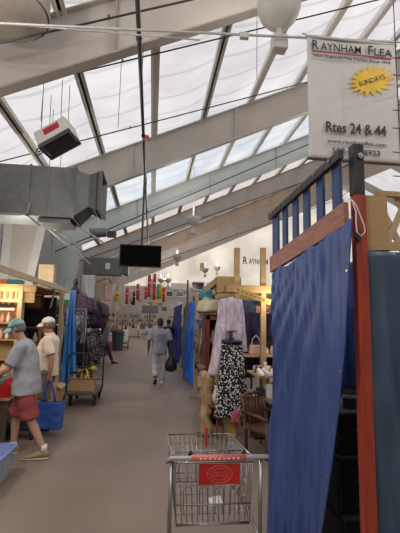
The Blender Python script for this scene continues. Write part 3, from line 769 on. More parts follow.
xc_ = (xA+xB)/2; CABX = (xA, xB)
def vase(c, h, m, lb, g=None, cat='vase', r=.05, nm='vase'):
    t_ = thing(nm, c, lb, cat, g)
    MB().lathe(c, [(r*.6,0),(r*.9,h*.15),(r,h*.4),(r*.6,h*.72),(r*.35,h*.85)], 14, True).build('body', m, t_, smooth=True)
    MB().lathe(V(c)+V((0,0,h*.85)), [(r*.35,0),(r*.5,h*.1),(r*.45,h*.14)], 14, True).build('rim', m, t_, smooth=True); return t_
k = 0
vk = ['white', 'gold', 'teal', 'galv', 'pink']
for z in (.63, .96, 1.29):
    for i in range(3):
        vase((xA+.06+i*.072, 6.72+.03*(i % 2), z), .17+.03*((i+k) % 3), vk[(i*2+k) % 5], 'small ornament on a shelf inside the dark cherry cabinet', 'ornaments in the cherry cabinet', 'ornament', .033, 'ornament'); k += 1
# soft white + teal heap on cabinet
def heap(c, r, m, lb, cat, nm, sc=(1,1,.7), seed=0, amp=.25, n=26, group=None, parent=None):
    rings = []; c = V(c)
    for i in range(n//2+1):
        th = pi*i/(n//2); ring = []
        for j in range(n):
            a = 2*pi*j/n; d = V((sin(th)*cos(a), sin(th)*sin(a), -cos(th))); k = 1 + amp*fb(d*2.2+V((seed,seed*2,0))) + amp*.4*fb(d*6+V((seed,0,0)))
            p_ = c + V((d.x*r*sc[0]*k, d.y*r*sc[1]*k, max(-.5, d.z*k)*r*sc[2] + r*sc[2]*.5)); ring.append(p_ + V((j*1e-6, 0, 0)))
        rings.append(ring)
    o = MB().loft(rings).build(nm, m, parent, smooth=True)
    if parent is None: props(o, lb, cat, group)
    return o
heap(at(208, 312, 6.75), .15, 'cream_cloth' if 'cream_cloth' in MATS else 'white_cloth', 'cream cloth heaped on top of the cherry cabinet', 'cloth', 'cloth_heap', (1.15,.8,1.0), 3, .45)
props(MB().box((1.13, 8.1, 1.70), (.34, 1.55, .025)).build('rack_board', 'ply'), 'board laid over the clothes rack beside the cherry cabinet', 'board')
c = V((1.08, 7.75, 1.73))
t = thing('plush_toy', c, 'pale plush toy lying on the board above the right aisle rack', 'toy')
MB().ball(c+V((0,0,.05)), .07, 14, (1.1,1,1)).build('head', 'white_cloth', t, smooth=True); MB().ball(c+V((.12,0,.02)), .08, 14, (1.3,1,.9)).build('body', 'white_cloth', t, smooth=True)
for s in (-1, 1): MB().ball(c+V((.02, s*.05, .12)), .025, 8).build('ear', 'white_cloth', t, smooth=True)
heap(at(206, 298, 7.0)-V((0,0,.02)), .11, 'teal', 'teal cloth bundle above the cream cloth on the cabinet', 'cloth', 'cloth_bundle', (1.0,.6,1.2), 5, .35)
p = at(201, 310, 7.3); garm = garment('jacket', at(207, 292, 7.6), .4, .30, .32, .15, 'bin_green', None, 5, 4, .12); props(garm, 'dark green jacket hanging behind the cream heap beside the timber box', 'jacket')
# hats/clothes rack at the aisle corner (x 188-200)
def rack(c, rz, length, h, items, lb, group, cols, gl, zlow=.5, names=('shirt','shirt'), seed=0, wid=.34):
    t_ = thing('clothes_rack', (0,0,0), lb, 'clothes rack')
    MB().tube([(-length/2,0,h), (length/2,0,h)], .014, 8).build('rail', 'chrome', t_, smooth=True)
    for s in (-1, 1):
        MB().tube([(s*length/2,0,h), (s*length/2,0,.06)], .014, 8).build('upright', 'chrome', t_, smooth=True)
        MB().tube([(s*length/2,-.25,.05), (s*length/2,.25,.05)], .014, 8).build('foot', 'chrome', t_, smooth=True)
    t_.location = c; t_.rotation_euler.z = rz
    r_ = random.Random(seed)
    for i in range(items):
        x = -length/2+.06+(length-.12)*i/max(1, items-1); w0 = V(c) + Matrix.Rotation(rz, 3, 'Z') @ V((x, 0, h-.02))
        m_ = cols[r_.randrange(len(cols))]
        g_ = thing(names[0], w0, gl, names[1], group)
        hh = r_.uniform(.72, .98)
        n = 26; rings = []
        for a_ in range(13):
            v = a_/12; hw = (.20+.04*v if v > .14 else .06+.14*v/.14)
            ring = []
            for j in range(n):
                an = 2*pi*j/n
                ring.append(w0 + Matrix.Rotation(rz, 3, 'Z') @ V(((.028+.012*v)*(1+.4*sin(3*an+i))*cos(an), hw*(1+.05*sin(i+v*4))*sin(an)*wid/.34, -.06-hh*v)))
            rings.append(ring)
        MB().loft(rings).build('garment_body', m_, g_, smooth=True)
        for s in (-1, 1):
            q = w0 + Matrix.Rotation(rz, 3, 'Z') @ V((0, s*.19*wid/.34, -.16)); q2 = w0 + Matrix.Rotation(rz, 3, 'Z') @ V((.01, s*.25*wid/.34, -.16-.42))
            MB().tube([q, q.lerp(q2,.5), q2], [.045,.045,.05], 8).build('sleeve', m_, g_, smooth=True)
        hanger(w0+V((0,0,-.04)), .3*wid/.34, g_, rz+pi/2)
    return t_
mat('cloth_dark', (.018,.02,.03), .85, var=.4, scale=22); mat('cloth_plum', (.06,.03,.06), .85, var=.5, scale=20); mat('cloth_navy', (.02,.03,.09), .85, var=.4, scale=20)
mat('cloth_print', (.02,.02,.03), .85, c2=(.45,.42,.46), scale=26, thresh=(.52,.6)); mat('cloth_redprint', (.10,.015,.03), .85, c2=(.5,.35,.35), scale=30, thresh=(.55,.6)); mat('cloth_grey', (.14,.14,.16), .85, var=.3, scale=18)
mat('beads', (.10,.08,.05), .5, c2=(.6,.5,.35), scale=60, thresh=(.45,.6))
rack((1.13, 8.1, 0), pi/2, 1.5, 1.66, 16, 'clothes rack at the aisle edge between the bright blue tarp and the cherry cabinet', 'dark garments on the right aisle rack', ['cloth_dark','cloth_print','cloth_navy','brown','beads','cloth_redprint'], 'dark garment hanging on the rack right of the bright blue tarp', seed=3, wid=.24)
# driftwood carving
p = V((.84, 6.1, 0))
t = thing('wood_carving', p, 'tall gnarled golden brown wood carving standing at the aisle edge', 'carving')
pts = [p+V((0,0,.02)), p+V((.03,0,.12)), p+V((-.02,0,.28)), p+V((.04,.02,.45)), p+V((.0,0,.62)), p+V((.04,0,.76)), p+V((-.03,0,.86)), p+V((-.06,.02,.93))]
fused(MB().tube(pts, [.10,.11,.085,.10,.09,.10,.075,.05], 14).tube([pts[4], pts[4]+V((-.08,-.03,.1)), pts[4]+V((-.10,-.02,.22))], [.05,.05,.035], 10).tube([pts[2], pts[2]+V((.09,-.04,.06)), pts[2]+V((.10,0,.18))], [.05,.04,.03], 10).ball(pts[5]+V((.02,-.05,.06)), .08), 'trunk', 'driftwood', t, .016, 2)
MB().ball(pts[-1]+V((0,0,.03)), .06, 12, (1.2,1,.9)).build('knot', 'brown', t, smooth=True)
MB().lathe(p, [(.14,0),(.13,.03),(.10,.04)], 20, True).build('base', 'brown', t)
# second dark carving + white vase behind skirt
p = V((1.0, 6.05, 0)); t = thing('stool', p, 'small dark stool holding a white jug, between wood carving and floral skirt', 'stool')
MB().lathe(p+V((0,0,.42)), [(.13,0),(.14,.02),(.14,.035),(.02,.04)], 20, True).build('seat', 'brown', t)
for a_ in range(3): q = 2*pi*a_/3+.5; MB().tube([p+V((.09*cos(q),.09*sin(q),.42)), p+V((.13*cos(q),.13*sin(q),0))], .015, 8).build('leg', 'brown', t)
pj = p+V((0,0,.462)); t = thing('jug', pj, 'white jug left of the floral skirt', 'jug')
MB().lathe(pj, [(.04,0),(.065,.05),(.07,.12),(.045,.19),(.04,.23),(.05,.26)], 18, True).build('body', 'white', t, smooth=True)
MB().tube([pj+V((.06,0,.16)), pj+V((.10,0,.15)), pj+V((.10,0,.08)), pj+V((.065,0,.06))], .008, 8).build('handle', 'white', t, smooth=True)
for i, (x, y, Y, lb, m_) in enumerate([(212, 366, 6.4, 'pale figurine standing on the cabinet shelf edge left of the skirt', 'white_cloth'), (208, 355, 6.45, 'small brown figurine left of the skirt, behind the pale one', 'gold')]):
    pass
# wicker chairs
def wicker(c, rz, lb):
    t_ = thing('wooden_armchair', (0,0,0), lb, 'chair', None)
    MB().box((0,0,.42), (.50,.48,.06)).build('seat', 'brown_dark', t_, bevel=.02)
    MB().grid(lambda u, v: (-.2+.4*u, .27+.06*v, .48+.42*v), 4, 4).build('back_splat', 'brown_dark', t_, solid=.03)
    MB().grid(lambda u, v: (-.2+.4*u, -.2, .08+.30*v*(1-.5*sin(pi*u))), 8, 4).build('carved_apron', 'brown_dark', t_, solid=.03)
    for x in (-.22,.22):
        MB().tube([(x,.22,0),(x,.23,.45),(x,.27,.72),(x,.34,.92)], .026, 10).build('rear_leg', 'brown_dark', t_, smooth=True)
        MB().tube([(x,-.22,0),(x*1.05,-.24,.2),(x,-.22,.62)], .026, 10).build('front_leg', 'brown_dark', t_, smooth=True)
        MB().tube([(x,-.25,.62),(x*1.1,-.05,.66),(x,.26,.66)], .028, 10).build('arm', 'brown_dark', t_, smooth=True)
    MB().tube([(-.24,.33,.90),(-.1,.35,.96),(.1,.35,.96),(.24,.33,.90)], .03, 10).build('top_rail', 'brown_dark', t_, smooth=True)
    for i in range(5):
        x = -.15+i*.075; MB().tube([(x,.24,.45),(x+.02*sin(i*2),.28,.7),(x,.34,.93)], .014, 8).build('spindle', 'brown_dark', t_, smooth=True)
    t_.location = c; t_.rotation_euler.z = rz; t_.scale = (.85,.85,.74); return t_
wicker((1.53, 5.25, 0), .5, 'dark brown carved armchair standing below the booth table, beside the big blue tarp')
wicker((2.1, 5.2, 0), -.3, 'second dark brown carved armchair mostly hidden behind the first')
# booth tables
def table(x0, x1, y0, y1, h, m_, lb, drop=.0, cloth=None, cl=None, leg='dark_steel', group=None):
    c = ((x0+x1)/2, (y0+y1)/2); t_ = thing('table', (c[0], c[1], 0), lb, 'table', group)
    MB().box((c[0], c[1], h-.015), (x1-x0, y1-y0, .03)).build('tabletop', m_, t_, bevel=.004)
    for x in (x0+.06, x1-.06):
        for y in (y0+.06, y1-.06): MB().tube([(x, y, 0), (x, y, h-.03)], .017, 8).build('leg', leg, t_)
    if cloth:
        e = .012; zt = h+.004; rg = []
        for z, ex, wv in ((zt, -.02, 0), (zt, e, 0), (zt-.02, e+.01, 0), (zt-drop*.5, e+.025, .012), (zt-drop, e+.04, .022)):
            ring = []; N_ = 30
            for (ax, ay, bx, by) in ((x0,y0,x1,y0),(x1,y0,x1,y1),(x1,y1,x0,y1),(x0,y1,x0,y0)):
                for j in range(N_):
                    u = j/N_; px, py = ax+(bx-ax)*u, ay+(by-ay)*u
                    nx = (1 if px > c[0] else -1)*min(1, abs(px-c[0])/((x1-x0)/2))**8; ny = (1 if py > c[1] else -1)*min(1, abs(py-c[1])/((y1-y0)/2))**8
                    o_ = ex + wv*sin(u*N_*1.3 + ax); ring.append((px+nx*o_, py+ny*o_, z))
            rg.append(ring)
        k_ = MB().loft(rg, False); n_ = len(rg[0]); k_.f.append(tuple(range(n_)))
        o = k_.build('tablecloth', cloth, None, solid=.003); props(o, cl, 'tablecloth', group and group+' cloths')
    return t_
table(1.50, 2.35, 5.6, 6.25, .92, 'ply', 'booth table with pale goods right of the floral skirt')
table(1.45, 2.6, 6.55, 7.25, 1.12, 'ply', 'taller table at the back of the right booth under the purple cloth')
tarp('backdrop_cloth', (at(243, 312, 7.4), at(300, 314, 7.4), at(300, 372, 7.4), at(243, 378, 7.4)), 'tarp_purple' if 'tarp_purple' in MATS else 'purple_cloth', 'dark purple cloth draped at the back of the right booth', nf=4, amp=.05, nrm=(0,1,0), cat='cloth')
# goods
def shoe(c, rz, m_, lb, g, s=1.0, wl=True):
    t_ = thing('shoe', (0,0,0), lb, 'shoe', g)
    sec = [(-.13,.026,.05),( -.10,.034,.075),(-.04,.034,.07),(.02,.038,.05),(.08,.042,.035),(.12,.034,.025),(.14,.014,.014)]
    MB().loft([[V((w_*cos(a)*.9, y*1.0, .012+hh*(.5+.5*sin(a)))) for a in [2*pi*j/12 for j in range(12)]] for y, w_, hh in sec]).build('upper', m_, t_, smooth=True)
    MB().loft([[V((w_*1.05*cos(a), y*1.03, .008+.008*sin(a))) for a in [2*pi*j/12 for j in range(12)]] for y, w_, hh in sec]).build('sole', 'white', t_)
    t_.location = c; t_.rotation_euler.z = rz; t_.scale = (s,s,s); return t_
sh = ['white','white_cloth','pink','lilac','galv']
for i in range(8):
    shoe((1.57+.095*i, 5.72+.02*(i % 2), .921), pi+.2*sin(i*2.2), sh[(i*3) % 5], 'pale shoe in the front row on the booth table', 'shoes on the right booth table')
for i in range(7):
    shoe((1.60+.10*i, 6.05, .921), pi+.3*sin(i*1.7), sh[(i*2+1) % 5], 'pale shoe in the back row on the booth table', 'shoes on the right booth table')
p = at(256, 352, 6.7); p.z = 1.121
t = thing('handbag', p, 'pale handbag with a tall white strap on the back table of the right booth', 'handbag')
MB().loft([[p+V((.13*(1-.15*v)*sx, .05*sy, .16*v)) for sx, sy in ((-1,-1),(1,-1),(1,1),(-1,1))] for v in (0,.3,.7,1)]).build('body', 'pink', t, bevel=.015)
MB().tube([p+V((-.08,0,.15)), p+V((-.06,0,.26)), p+V((0,0,.32)), p+V((.06,0,.26)), p+V((.08,0,.15))], .009, 8).build('strap', 'white', t, smooth=True)
for i in range(6):
    x = 1.95+i*.10
    if i < 5: vase((x, 6.68+.06*(i % 2), 1.121), .12+.03*(i % 3), ['white','pink','gold','white','galv'][i], 'small pale ornament beside the pale handbag on the back table', 'ornaments on the back table of the right booth', 'ornament', .035, 'ornament')
# trays under the table + pale trays
for i in range(3):
    x = 1.60+.27*i; t = thing('display_tray', (x, 5.9, .5), 'flat pale tray on the shelf below the booth table', 'tray', 'trays under the right booth table')
    MB().box((x, 5.9, .62), (.24,.34,.012)).build('base', 'white_cloth', t)
    for s in (-1, 1): MB().box((x+s*.12, 5.9, .64), (.012,.34,.05)).box((x, 5.9+s*.17, .64), (.24,.012,.05)).build('rim', 'white', t)
props(MB().box((1.92, 5.92, .60), (.82, .55, .02)).build('shelf_board', 'ply'), 'board shelf fixed below the top of the booth table', 'shelf')
# amber board below the skirt
p = at(234, 440, 5.9); t = props(MB().bar((1.22, 6.0, 0.0), (1.20, 6.12, .50), .13, .03, up=(0,-1,0)).build('plank', 'gold'), 'short amber plank standing below the floral skirt', 'plank')
# glass cabinet / dark shelf boxes between back table and cloth
for i in range(4):
    x = 1.62+.24*i; props(MB().box((x, 7.05, 1.121+.09), (.21,.26,.18)).build('shoe_box', 'cloth_navy' if i % 2 else 'black', bevel=.004), 'dark shoe box in the row against the purple cloth', 'box', 'dark boxes on the back table of the right booth')
for i in range(5):
    x = 1.66+.2*i; p = V((x, 6.75, 2.02))
heap((1.75, 6.9, 1.9), .001, 'brown', 'x', 'x', 'x') if False else None
# hanging small goods under header
for i in range(7):
    x = 1.62+.13*i; g_ = thing('handbag', (x, 6.5, 1.80), 'small dark bag hanging under the booth header beam', 'bag', 'bags hanging under the booth header'); 
    MB().box((x, 6.5, 1.87), (.10,.05,.12)).build('body', ['black','brown','cloth_redprint','cloth_navy'][i % 4], g_, bevel=.01)
    MB().tube([(x-.03,6.5,1.92),(x,6.5,2.16),(x+.03,6.5,1.92)], .004, 6).build('strap', 'black', g_)

# ------------------------------------------------------------------ far tarps on the right of the aisle
def edge(x0, y0, x1, y1, Y, Y2, m_, lb, nf=3, ylow=None):
    a = at(x0, y0, Y); top = a.z; b = at(x1, y0, Y2)
    return a, b
z = 2.15
a = at(196, 300, 9.9); tarp('tarpaulin', (V((1.24, 9.6, 2.18)), V((1.12, 12.0, 2.22)), V((1.00, 11.9, .05)), V((1.16, 9.7, .05))), 'tarp_bright', 'bright blue tarp closest on the right side of the aisle beyond the booths', nf=5, amp=.06)
tarp('tarpaulin', ((1.17, 12.4, 2.2), (1.15, 14.2, 2.2), (1.12, 14.2, .05), (1.14, 12.4, .05)), 'tarp_grey', 'grey tarp hanging between the bright blue and the navy tarps', nf=4, amp=.05)
tarp('tarpaulin', ((1.08, 14.6, 2.25), (1.06, 19.5, 2.25), (1.02, 19.5, .1), (1.04, 14.6, .1)), 'tarp_navyblue' if 'tarp_navyblue' in MATS else 'tarp_blue', 'darker blue tarp furthest along the right side of the aisle', nf=7, amp=.06)
for Y, lb in ((9.5, 'dark post at the near end of the bright blue tarp'), (12.2, 'dark post between the bright blue tarp and the grey tarp'), (14.4, 'dark post between the grey tarp and the darker blue tarp')):
    props(MB().box((1.26, Y, 1.2 + (.35 if Y > 14 else 0)), (.06, .06, 2.4 + (.7 if Y > 14 else 0))).build('post', 'wood_dark'), lb, 'post')
a = at(188, 296, 10.6)
props(MB().box((1.5, 10.8, 2.22), (.6, .5, .36)).build('carton', 'white_cloth', bevel=.01), 'white carton on top of the frame behind the bright blue tarp', 'box')
props(MB().box((1.66, 10.8, 1.01), (.62, 1.6, 2.02)).build('crate_stack', 'brown', bevel=.01), 'brown stall partition behind the bright blue tarp', 'partition')
# booth fronts farther right (roof-level clutter)
for i, (x, Y, w_, h_, m_, lb) in enumerate([(2.4, 13.5, 2.2, 2.3, 'tarp_navy', 'navy tarp covered stall behind the grey tarp'), (3.4, 18.5, 3.6, 2.35, 'tarp_grey', 'grey tarp covered stall before the far windows'), (4.6, 26, 5, 2.4, 'tarp_navy', 'navy tarp covered stall near the far wall')]):
    t = thing('covered_stall', (x, Y, 0), lb, 'stall')
    MB().grid(lambda v, u, x=x, Y=Y, w_=w_, h_=h_: (x-w_/2+u*w_, Y-1+.05*sin(u*22+v*2), h_*(1-v)+.02), 14, 50).build('front_sheet', m_, t, smooth=True, solid=.004)
    MB().grid(lambda v, u, x=x, Y=Y, w_=w_, h_=h_: (x-w_/2+u*w_, Y-1+2*v, h_+.03*sin(u*9)*sin(v*7)), 10, 20).build('top_sheet', m_, t, smooth=True, solid=.004)
    for s in (-1, 1):
        for q in (-.95, .95): MB().box((x+s*(w_/2-.05), Y+q, h_/2-.01), (.06,.06,h_-.02)).build('upright', 'wood_dark', t)

# more goods in the right booth
gr_ = random.Random(9)
for i in range(12):
    x = 1.56+.068*i; hh = gr_.uniform(.07,.17); c = (x, 5.90, .921)
    props(MB().lathe(c, [(.02,0),(.032,hh*.3),(.018,hh*.7),(.026,hh)], 10, True).build('trinket', ['white','cloth_dark','brown','gold','cloth_navy','pink'][gr_.randrange(6)], smooth=True), 'small trinket between the two rows of shoes on the booth table', 'trinket', 'trinkets between the shoes')
for i in range(7):
    x = 1.57+.115*i; hh = gr_.uniform(.12,.22)
    props(MB().box((x, 5.72, .611+hh/2), (.09,.14,hh)).build('small_box', ['cloth_dark','white_cloth','brown_dark','cloth_navy','black','white_cloth','brown'][i], bevel=.004), 'small box on the shelf just below the booth table', 'box', 'small boxes below the booth table')
for i, (x, y, h_) in enumerate([(1.62,5.98,.52),(1.86,6.02,.44),(2.12,5.98,.55)]):
    t = thing('wooden_crate', (x, y, 0), ['dark wooden crate under the booth table, nearest the floral skirt', 'lower dark wooden crate in the middle under the booth table', 'dark wooden crate under the booth table, nearest the big blue tarp'][i], 'crate')
    MB().box((x, y, h_/2), (.20,.26,h_-.02)).build('inner_box', 'black', t)
    for k in range(4): MB().box((x, y-.138, .07+k*(h_-.12)/3), (.21,.016,.08)).build('slat', 'brown_dark', t)
# ================================================================== LEFT SIDE
RX = -1.85
# stall frame along the aisle
t = thing('stall_frame', (RX, 7.4, 0), 'pale timber stall frame with a long rail along the left side of the aisle', 'stall frame')
MB().box((RX, 6.9, 2.25), (.045, 4.6, .085)).build('front_rail', 'pine_pale', t, bevel=.004)
for x, Y in ((-2.0, 9.25), (-3.95, 9.25), (-3.95, 5.2)): MB().box((x, Y, 1.12), (.08, .08, 2.24)).build('upright', 'pine_pale', t, bevel=.004)
pz = at(20, 310, 7.4)
MB().box((pz.x, 7.4, 1.12), (.075, .075, 2.24)).build('upright', 'pine_pale', t, bevel=.004)
p = at(28, 280, 7.4)
MB().box(((pz.x-4.0)/2+.1, 7.4, 2.16), (abs(-4.0-pz.x)+.3, .05, .10)).build('header_beam', 'pine', t, bevel=.004)
MB().box((-3.0, 9.25, 2.2), (2.1, .05, .10)).build('header_beam', 'pine', t, bevel=.004)
MB().box((-2.45, 7.42, 2.02), (.75, .02, .20)).build('header_panel', 'ply', t)
m = MB()
for i in range(4): m.box((-2.62+i*.09, 7.40, 2.04), (.035,.03,.12))
m.build('hook_strip', 'wood_dark', t)
# back wall partitions of the stall
props(MB().box((-4.05, 7.2, 1.1), (.04, 4.2, 2.2)).build('partition', 'brown'), 'brown board partition along the back of the left stall', 'partition')
# items above rail
for (x0,y0,x1,y1,Y,m_,lb) in ((-6,271,10,281,8.2,'orange','orange box standing on top of the left stall frame'), (11,275,22,281,8.2,'teal','teal box on top of the left stall frame, right of the orange one'), (43,275,56,281,8.6,'lilac','pale lilac box on top of the left stall frame')):
    a = at(x0,y0,Y); b = at(x1,y1,Y)
    props(MB().box(((a.x+b.x)/2, Y, 2.31), (b.x-a.x, .35, .14)).build('box', m_, bevel=.005), lb, 'box')
props(MB().box((-3.0, 8.3, 2.222), (1.9, 1.9, .025)).build('roof_board', 'ply'), 'flat board laid over the left stall frame carrying boxes', 'board')
# framed showcase with cameos and lit shelf
a = at(-14, 283, 7.7); b = at(17, 330, 7.7)
t = thing('showcase', ((a.x+b.x)/2, 7.8, 0), 'lit wooden showcase with shelves of small goods behind the man in the grey shirt', 'showcase')
xx0, xx1 = a.x, b.x
for x in (xx0, xx1): MB().box((x, 7.8, 1.05), (.05,.30,2.1)).build('side', 'pine', t)
MB().box(((xx0+xx1)/2, 7.8, 2.11), (xx1-xx0+.05, .30, .04)).build('top', 'pine', t)
MB().box(((xx0+xx1)/2, 7.94, 1.05), (xx1-xx0, .02, 2.1)).build('back', 'ply', t)
shz = (.9, 1.25, 1.55, 1.83)
for z in shz: MB().box(((xx0+xx1)/2, 7.8, z), (xx1-xx0, .28, .02)).build('shelf', 'pine', t)
emit_mat('warm_bulb', (1,.62,.32), 5)
for z in (1.80, 2.08): MB().tube([(xx0+.08, 7.70, z), (xx1-.08, 7.70, z)], .012, 8).build('strip_light', 'warm_bulb', t)
k = 0
for z in shz[1:]:
    for i in range(5):
        x = xx0+.09+i*(xx1-xx0-.18)/4
        if z > 1.8:
            g_ = thing('cameo_plaque', (x, 7.78, z+.01), 'small black and white oval plaque on the top shelf of the lit showcase', 'plaque', 'plaques in the lit showcase')
            MB().box((x, 7.78, z+.09), (.085,.015,.15)).build('frame', 'black', g_); MB().tube([(x, 7.77, z+.09), (x, 7.765, z+.09)], .033, 14).build('oval', 'white', g_)
        else:
            vase((x, 7.78, z+.011), .13+.03*(k % 3), ['gold','white','orange','brown','pink'][(k*2) % 5], 'small warm lit ornament on a shelf of the showcase', 'ornaments in the lit showcase', 'ornament', .035, 'ornament'); k += 1
# picture and dark furniture behind
t = thing('picture_frame', at(33, 305, 8.6), 'dark framed brown picture hanging at the back of the left stall', 'picture')
a = at(27, 296, 8.9); b = at(42, 309, 8.9); c = (a+b)/2
MB().box(c, (b.x-a.x, .03, a.z-b.z)).build('picture_panel', 'ply', t); m = MB()
for s in (-1,1): m.box(c+V((s*(b.x-a.x)/2,-.01,0)), (.04,.05,a.z-b.z+.04)).box(c+V((0,-.01,s*(a.z-b.z)/2)), (b.x-a.x,.05,.04))
m.build('frame', 'cherry', t)
props(MB().box((-2.98, 9.12, 1.05), (1.8, .03, 2.1)).build('backdrop_cloth', 'cloth_dark'), 'dark cloth closing the far side of the left stall', 'cloth')
t = thing('shelf_rack', (-2.45, 8.4, 0), 'dark brown wooden shelf behind the man in the cream polo', 'shelf')
for x in (-2.75, -2.15):
    for y in (8.25, 8.55): MB().box((x, y, .75), (.06,.06,1.5)).build('post', 'cherry', t)
for z in (.4, .8, 1.15, 1.46): MB().box((-2.45, 8.4, z), (.66,.36,.03)).build('shelf', 'cherry', t)
for z in (.42, .82, 1.167):
    for i in range(3): vase((-2.62+i*.17, 8.38, z), .2, ['brown','white_cloth','gold'][(i+int(z*10)) % 3], 'ornament on the dark brown shelf behind the man in the cream polo', 'ornaments on the dark shelf', 'ornament', .045, 'ornament')
rack((-2.42, 9.75, 0), 0, .75, 1.70, 8, 'short clothes rack between the cream polo man and the sky blue tarp', 'dark garments on the short rack', ['cloth_dark','bin_green','black'], 'dark garment hanging on the short rack beside the sky blue tarp', seed=11)
# diagonal white pole and small round heads
props(MB().tube([at(50,308,8.9), at(57,284,8.9)], .02, 8).build('pole', 'steel_white'), 'short white pole leaning under the stall rail above the cream polo man', 'pole')
# signboard
a = at(57, 293, 9.9); b = at(69, 306, 9.9); c = (a+b)/2
t = thing('signboard', c, 'white and green board hanging left of the sky blue tarp', 'sign')
MB().box(c, (b.x-a.x, .02, a.z-b.z)).build('board', 'white', t); MB().tube([(c.x, c.y, c.z), (c.x, c.y, 2.6), (-2.0, 9.9, 2.6)], .008, 6).build('cord', 'black', t); MB().box(c-V((0,.012,.075)), (b.x-a.x-.01, .004, (a.z-b.z)*.5)).build('green_band', 'green', t, label='green lower half')
# sky blue tarp
tl = at(70.5, 290, 10.6); bl_ = at(59, 384, 10.6); br_ = at(76, 382, 10.9); tr = at(75, 290, 10.9)
for q in (bl_, br_): q.z = .05
tarp('tarpaulin', (tl, tr, br_, bl_), 'tarp_sky', 'sky blue tarp gathered at the top, left of the loaded platform cart', nf=3, amp=.05, nrm=(0,1,0), topamp=.2)
# near table with bins and red goods
table(-2.95, -2.05, 4.7, 6.7, .78, 'ply', 'long trading table at the left edge covered with goods', .62, 'cloth_grey', 'dark grey cloth hanging over the long trading table at the left edge')
hz_ = .786
t = thing('storage_bin', (-2.3, 5.45, hz_), 'clear plastic bin full of green and grey goods on the left trading table', 'bin')
def bin_(t_, c, w_, d_, h_, m_, flare=.02):
    c = V(c); f = lambda s: [c+V((x*(w_/2+flare*s), y*(d_/2+flare*s), h_*s)) for x, y in ((-1,-1),(1,-1),(1,1),(-1,1))]
    MB().loft([f(0), f(1)], False).add(f(0.01), [(0,1,2,3)]).build('bin_body', m_, t_, solid=.004)
    r_ = f(1); MB().tube(r_, .008, 6, True).build('bin_rim', m_, t_)
bin_(t, (-2.3, 5.45, hz_), .34, .5, .26, 'clear_plastic')
def jar(c, h, r, m_, lb, g):
    t_ = thing('jar', c, lb, 'jar', g)
    MB().lathe(c, [(r,0),(r,h*.75),(r*.7,h*.85)], 12, True).build('body', m_, t_, smooth=False); MB().lathe(V(c)+V((0,0,h*.85)), [(r*.75,0),(r*.75,h*.15)], 12, True).build('lid', 'gold', t_)
gm = ['green','white','galv','orange','gold','brown','teal','pink']
for i in range(6):
    for j in range(2):
        jar((-2.38+.13*j, 5.27+.075*i, hz_+.012), .20+.02*((i+j) % 3), .032, gm[(i*3+j) % 8], 'small jar packed in the clear bin on the left trading table', 'jars in the clear bin')
for i in range(14):
    y = 4.85+.125*i if i < 4 else 5.80+.085*(i-4)
    jar((-2.14-.08*(i % 3), y, hz_), .12+.04*(i % 4), .034, gm[(i*5) % 8], 'small container standing loose on the left trading table', 'loose containers on the left table')
for i in range(5):
    p = (-2.62+.02*i, 5.0+.3*i, hz_); t_ = thing('carton', p, 'small upright carton at the back of the left trading table', 'box', 'cartons at the back of the left table')
    MB().box((p[0], p[1], hz_+.14), (.14,.22,.28)).build('body', ['cardboard','white','red','clear_plastic','orange'][i], t_, bevel=.004); MB().box((p[0]+.071, p[1], hz_+.15), (.002,.15,.14)).build('printed_label', ['white','gold','white','orange','white'][i], t_)
# red crates under/at table edge
for i, (x, y, lb) in enumerate([(-1.95, 5.95, 'red plastic crate on the stand beside the shorts of the man in the grey shirt'), (-1.98, 6.45, 'red plastic crate further along the stand, behind the first red crate')]):
    t = thing('crate', (x, y, .60), lb, 'crate'); bin_(t, (x, y, .602), .20, .36, .17, 'red_plastic')
    m = MB()
    for k in range(6): m.box((x+.12, y-.15+.06*k, .68), (.006,.012,.14))
    m.build('crate_rib', 'red_plastic', t)
props(MB().box((-1.96, 6.2, .585), (.26, 1.0, .03)).build('shelf_board', 'ply'), 'narrow board carrying the red crates beside the trading table', 'shelf')
for y in (5.75, 6.65): props(MB().box((-1.96, y, .285), (.22,.04,.57)).build('trestle', 'wood_dark'), 'dark trestle under the narrow board with red crates' + (', nearer one' if y < 6 else ', farther one'), 'trestle')
# black rolling frame behind the legs
t = thing('luggage_trolley', (-1.72, 6.15, 0), 'low black trolley behind the legs of the man in the grey shirt', 'trolley')
MB().box((-1.75, 6.1, .14), (.42,.30,.03)).build('deck', 'black', t); MB().tube([(-1.9,6.2,.15),(-1.9,6.22,.5),(-1.62,6.22,.5),(-1.62,6.2,.15)], .011, 8).build('handle', 'dark_steel', t)
for x in (-1.92,-1.58):
    for y in (5.99, 6.21): MB().tube([(x-.012,y,.06),(x+.012,y,.06)], .06, 16).build('wheel', 'black_rubber', t)
# tan carton behind polo man's legs and tan floor box
def carton(c, d, lb, m_='cardboard', flaps=True, rz=0):
    t_ = thing('cardboard_box', c, lb, 'box'); c = V(c)
    w_, dd, h_ = d; m = MB()
    for s in (-1,1): m.box(c+V((s*(w_/2-.004),0,h_/2)), (.008,dd,h_)).box(c+V((0,s*(dd/2-.004),h_/2)), (w_-.016,.008,h_))
    m.box(c+V((0,0,.006)), (w_-.016,dd-.016,.012)).build('box_body', m_, t_)
    if flaps:
        for s in (-1,1): MB().bar(c+V((s*w_/2,0,h_)), c+V((s*(w_/2+.07),0,h_-.05)), dd-.02, .005).build('flap', m_, t_)
    return t_
carton((-1.85, 7.55, 0), (.55,.45,.50), 'large tan cardboard box behind the legs of the man in the cream polo')
c = at(64, 398, 8.4); c.z = 0
carton((-1.82, 8.5, 0), (.30,.35,.16), 'low tan box on the floor left of the platform cart', 'ply', False)

